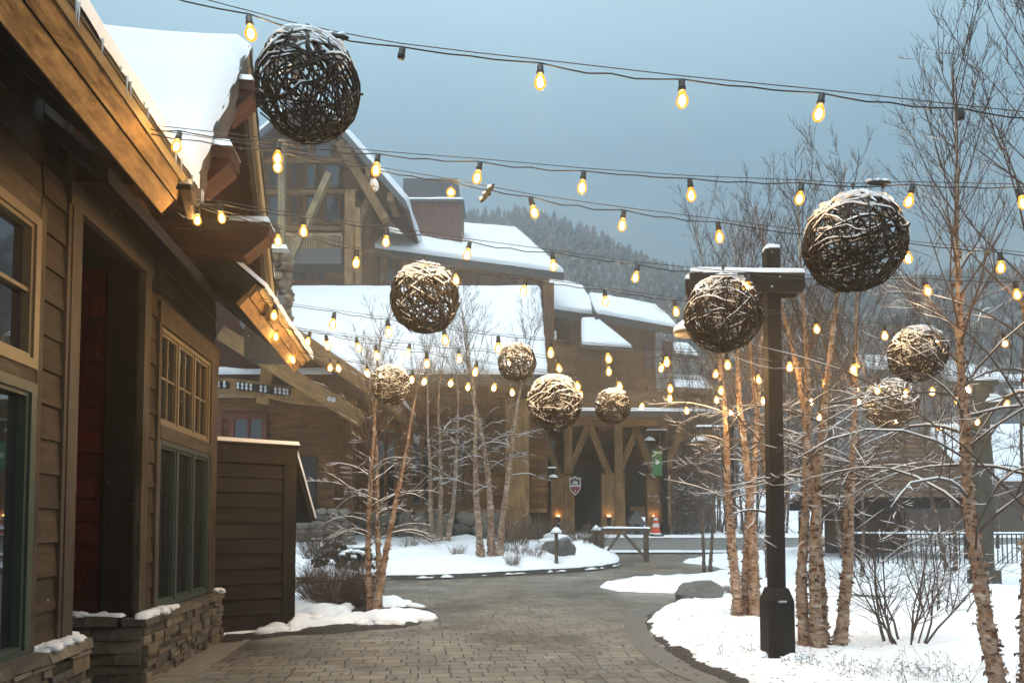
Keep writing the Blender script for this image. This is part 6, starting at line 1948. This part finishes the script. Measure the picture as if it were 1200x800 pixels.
# shield sign on the first canopy post
YS = 30.4
sc0 = at(674, 569, YS); s_ = YS / FPX
sg = thing('shield_sign', tuple(sc0), 'purple and red shield sign with a white border hung on a canopy post', 'sign')
def shield(k, y, th, top=1.0, bot=-1.0):
    o = [(-6.6, 9.5), (-3.2, 9.2), (0, 11.5), (3.2, 9.2), (6.6, 9.5), (6.6, -2), (5.2, -6.2), (0, -11.2), (-5.2, -6.2), (-6.6, -2)]
    return [V((sc0.x + x * k * s_, y, sc0.z + z * k * s_)) for x, z in o]
mb = MB(); mb.prism(shield(1.0, YS, 0), (0, .06, 0)); mb.build('border', 'paint_white', sg)
mb = MB(); mb.prism(shield(.84, YS - .012, 0), (0, .011, 0)); fc = mb.build('face', 'sign_purple', sg)
def onface(pts, y): return [V((sc0.x + x * s_, y, sc0.z + z * s_)) for x, z in pts]
mb = MB(); mb.prism(onface([(-5.4, -1.2), (5.4, -1.2), (5.4, -2), (4.3, -5.2), (0, -9.2), (-4.3, -5.2), (-5.4, -2)], YS - .02), (0, .007, 0)); mb.build('lower_field', 'sign_red', fc)
mb = MB()
mb.prism(onface([(-5.4, -.9), (5.4, -.9), (5.4, 1.0), (-5.4, 1.0)], YS - .021), (0, .006, 0))
mb.prism(onface([(-3.5, 2.2), (-1.6, 6.2), (-.4, 4.2), (.8, 7.0), (3.6, 2.2)], YS - .021), (0, .006, 0))
mb.prism(onface([(-1, -7), (0, -4), (1, -7)], YS - .024), (0, .003, 0)); mb.build('emblem', 'paint_white', fc)
mb = MB(); mb.box((sc0.x - .45, YS - .01, sc0.z + 12.2 * s_), (sc0.x + .3, YS + .05, sc0.z + 13.6 * s_)); mb.build('bracket', 'black_metal', sg)

# little gabled hut on the plaza
hb_ = at(745, 619, 30.6); ht_ = thing('small_hut', tuple(hb_), 'small grey gabled hut between the barrier and the traffic cone', 'hut')
Z0 = .9
mb = MB(); zz0 = hb_.z - .3; xa, xb = at(736, 600, 31.2).x, at(755, 600, 31.2).x; ze = at(745, 612, 31.2).z; zp2 = at(742, 597.5, 31.2).z
mb.box((xa + .06, 31.0, zz0), (xb - .06, 31.9, ze)); mb.build('wall', 'house_grey', ht_)
mb = MB(); xm = (xa * .6 + xb * .4)
mb.prism([V((xa - .05, 30.9, ze - .02)), V((xb + .08, 30.9, ze - .12)), V((xm, 30.9, zp2))], (0, 1.1, 0)); mb.build('roof', 'house_grey', ht_)
mb = MB(); mb.box((xm - .05, 30.96, zz0 + .1), (xm + .16, 31.0 - .002, ze - .05)); mb.build('door', 'void_dark', ht_)

# ------------------------------------------------------------------ iron fence with its long rail
YFc = 19.5
fx0, fx1 = at(1000, 600, YFc).x, at(1260, 600, YFc).x
zf0, zf1 = at(1050, 676, YFc).z, at(1050, 621, YFc).z
ir = thing('iron_fence', (fx0, YFc, zf0 - .2), 'black iron picket fence on a low stone edge behind the bare bushes', 'fence')
mb = MB()
for z in (zf0 + .05, zf1 - .12): mb.box((fx0, YFc - .02, z), (fx1, YFc + .02, z + .04))
mb.build('rail', 'black_metal', ir)
mb = MB(); x = fx0
while x < fx1: mb.box((x, YFc - .011, zf0 - .15), (x + .022, YFc + .011, zf1)); x += .125
mb.build('pickets', 'black_metal', ir)['kind'] = 'stuff'
mb = MB(); mb.box((fx0 - 1.5, YFc - .15, zf0 - .5), (fx1, YFc + .12, zf0 - .08)); mb.build('stone_edge', 'kerb_stone', ir)
mb = MB(); mb.use_uv = False; mb.patch((fx0, YFc - .03, zf1 - .075), (fx1, YFc - .03, zf1 - .075), (fx1, YFc + .03, zf1 - .075), (fx0, YFc + .03, zf1 - .075), .035, 60, 5, edge=.03); mb.build('rail_snow', 'snow', ir)
# thin metal edging crossing the right bed
mb = MB(); a_, b_ = gnd(985, 702, .15), gnd(1180, 716, .15)
mb.hexa([V((a_.x, a_.y, 0)), V((b_.x, b_.y, 0)), V((b_.x, b_.y + .06, 0)), V((a_.x, a_.y + .06, 0)), V((a_.x, a_.y, a_.z + .12)), V((b_.x, b_.y, b_.z + .12)), V((b_.x, b_.y + .06, b_.z + .12)), V((a_.x, a_.y + .06, a_.z + .12))]); tag(mb.build('bed_edging', 'kerb_stone'), kind='structure')

# ------------------------------------------------------------------ a few falling flakes
fr = random.Random(42); mb = MB(); mb.use_uv = False
plain('flake', (.8, .82, .84), .7, bump=0, nz=.05)
for k in range(700):
    Y = fr.uniform(3.5, 16); px, py = fr.uniform(-40, 1240), fr.uniform(-30, 800)
    c = at(px, py, Y)
    if c.z < .15: continue
    s = fr.uniform(.0012, .0026); mb.blob(tuple(c), (s, s, s * fr.uniform(1, 2.2)), seed=k, amp=.5, nu=5, nv=4)
tag(mb.build('snowflakes', 'flake'), 'fine falling snowflakes in the air', 'snow', kind='stuff')

# ------------------------------------------------------------------ bark scraps, grit and small twigs lying about
fr = random.Random(91); mb = MB(); mb.use_uv = False
for k in range(520):
    if fr.random() < .55: px, py, hh = fr.uniform(780, 1190), fr.uniform(715, 800), .17
    else: px, py, hh = fr.uniform(330, 900), fr.uniform(690, 800), .012
    p = gnd(px, py, hh)
    a = fr.uniform(0, 6.28); l = fr.uniform(.008, .045); d = V((math.cos(a), math.sin(a), fr.uniform(-.1, .3)))
    mb.tube([p, p + d * l * .5, p + d * l + V((0, 0, fr.uniform(-.01, .01)))], [fr.uniform(.0015, .004)] * 3, n=4)
tag(mb.build('fallen_twigs', 'twig'), 'small twigs and bark scraps scattered on snow and paving', 'twigs', kind='stuff')
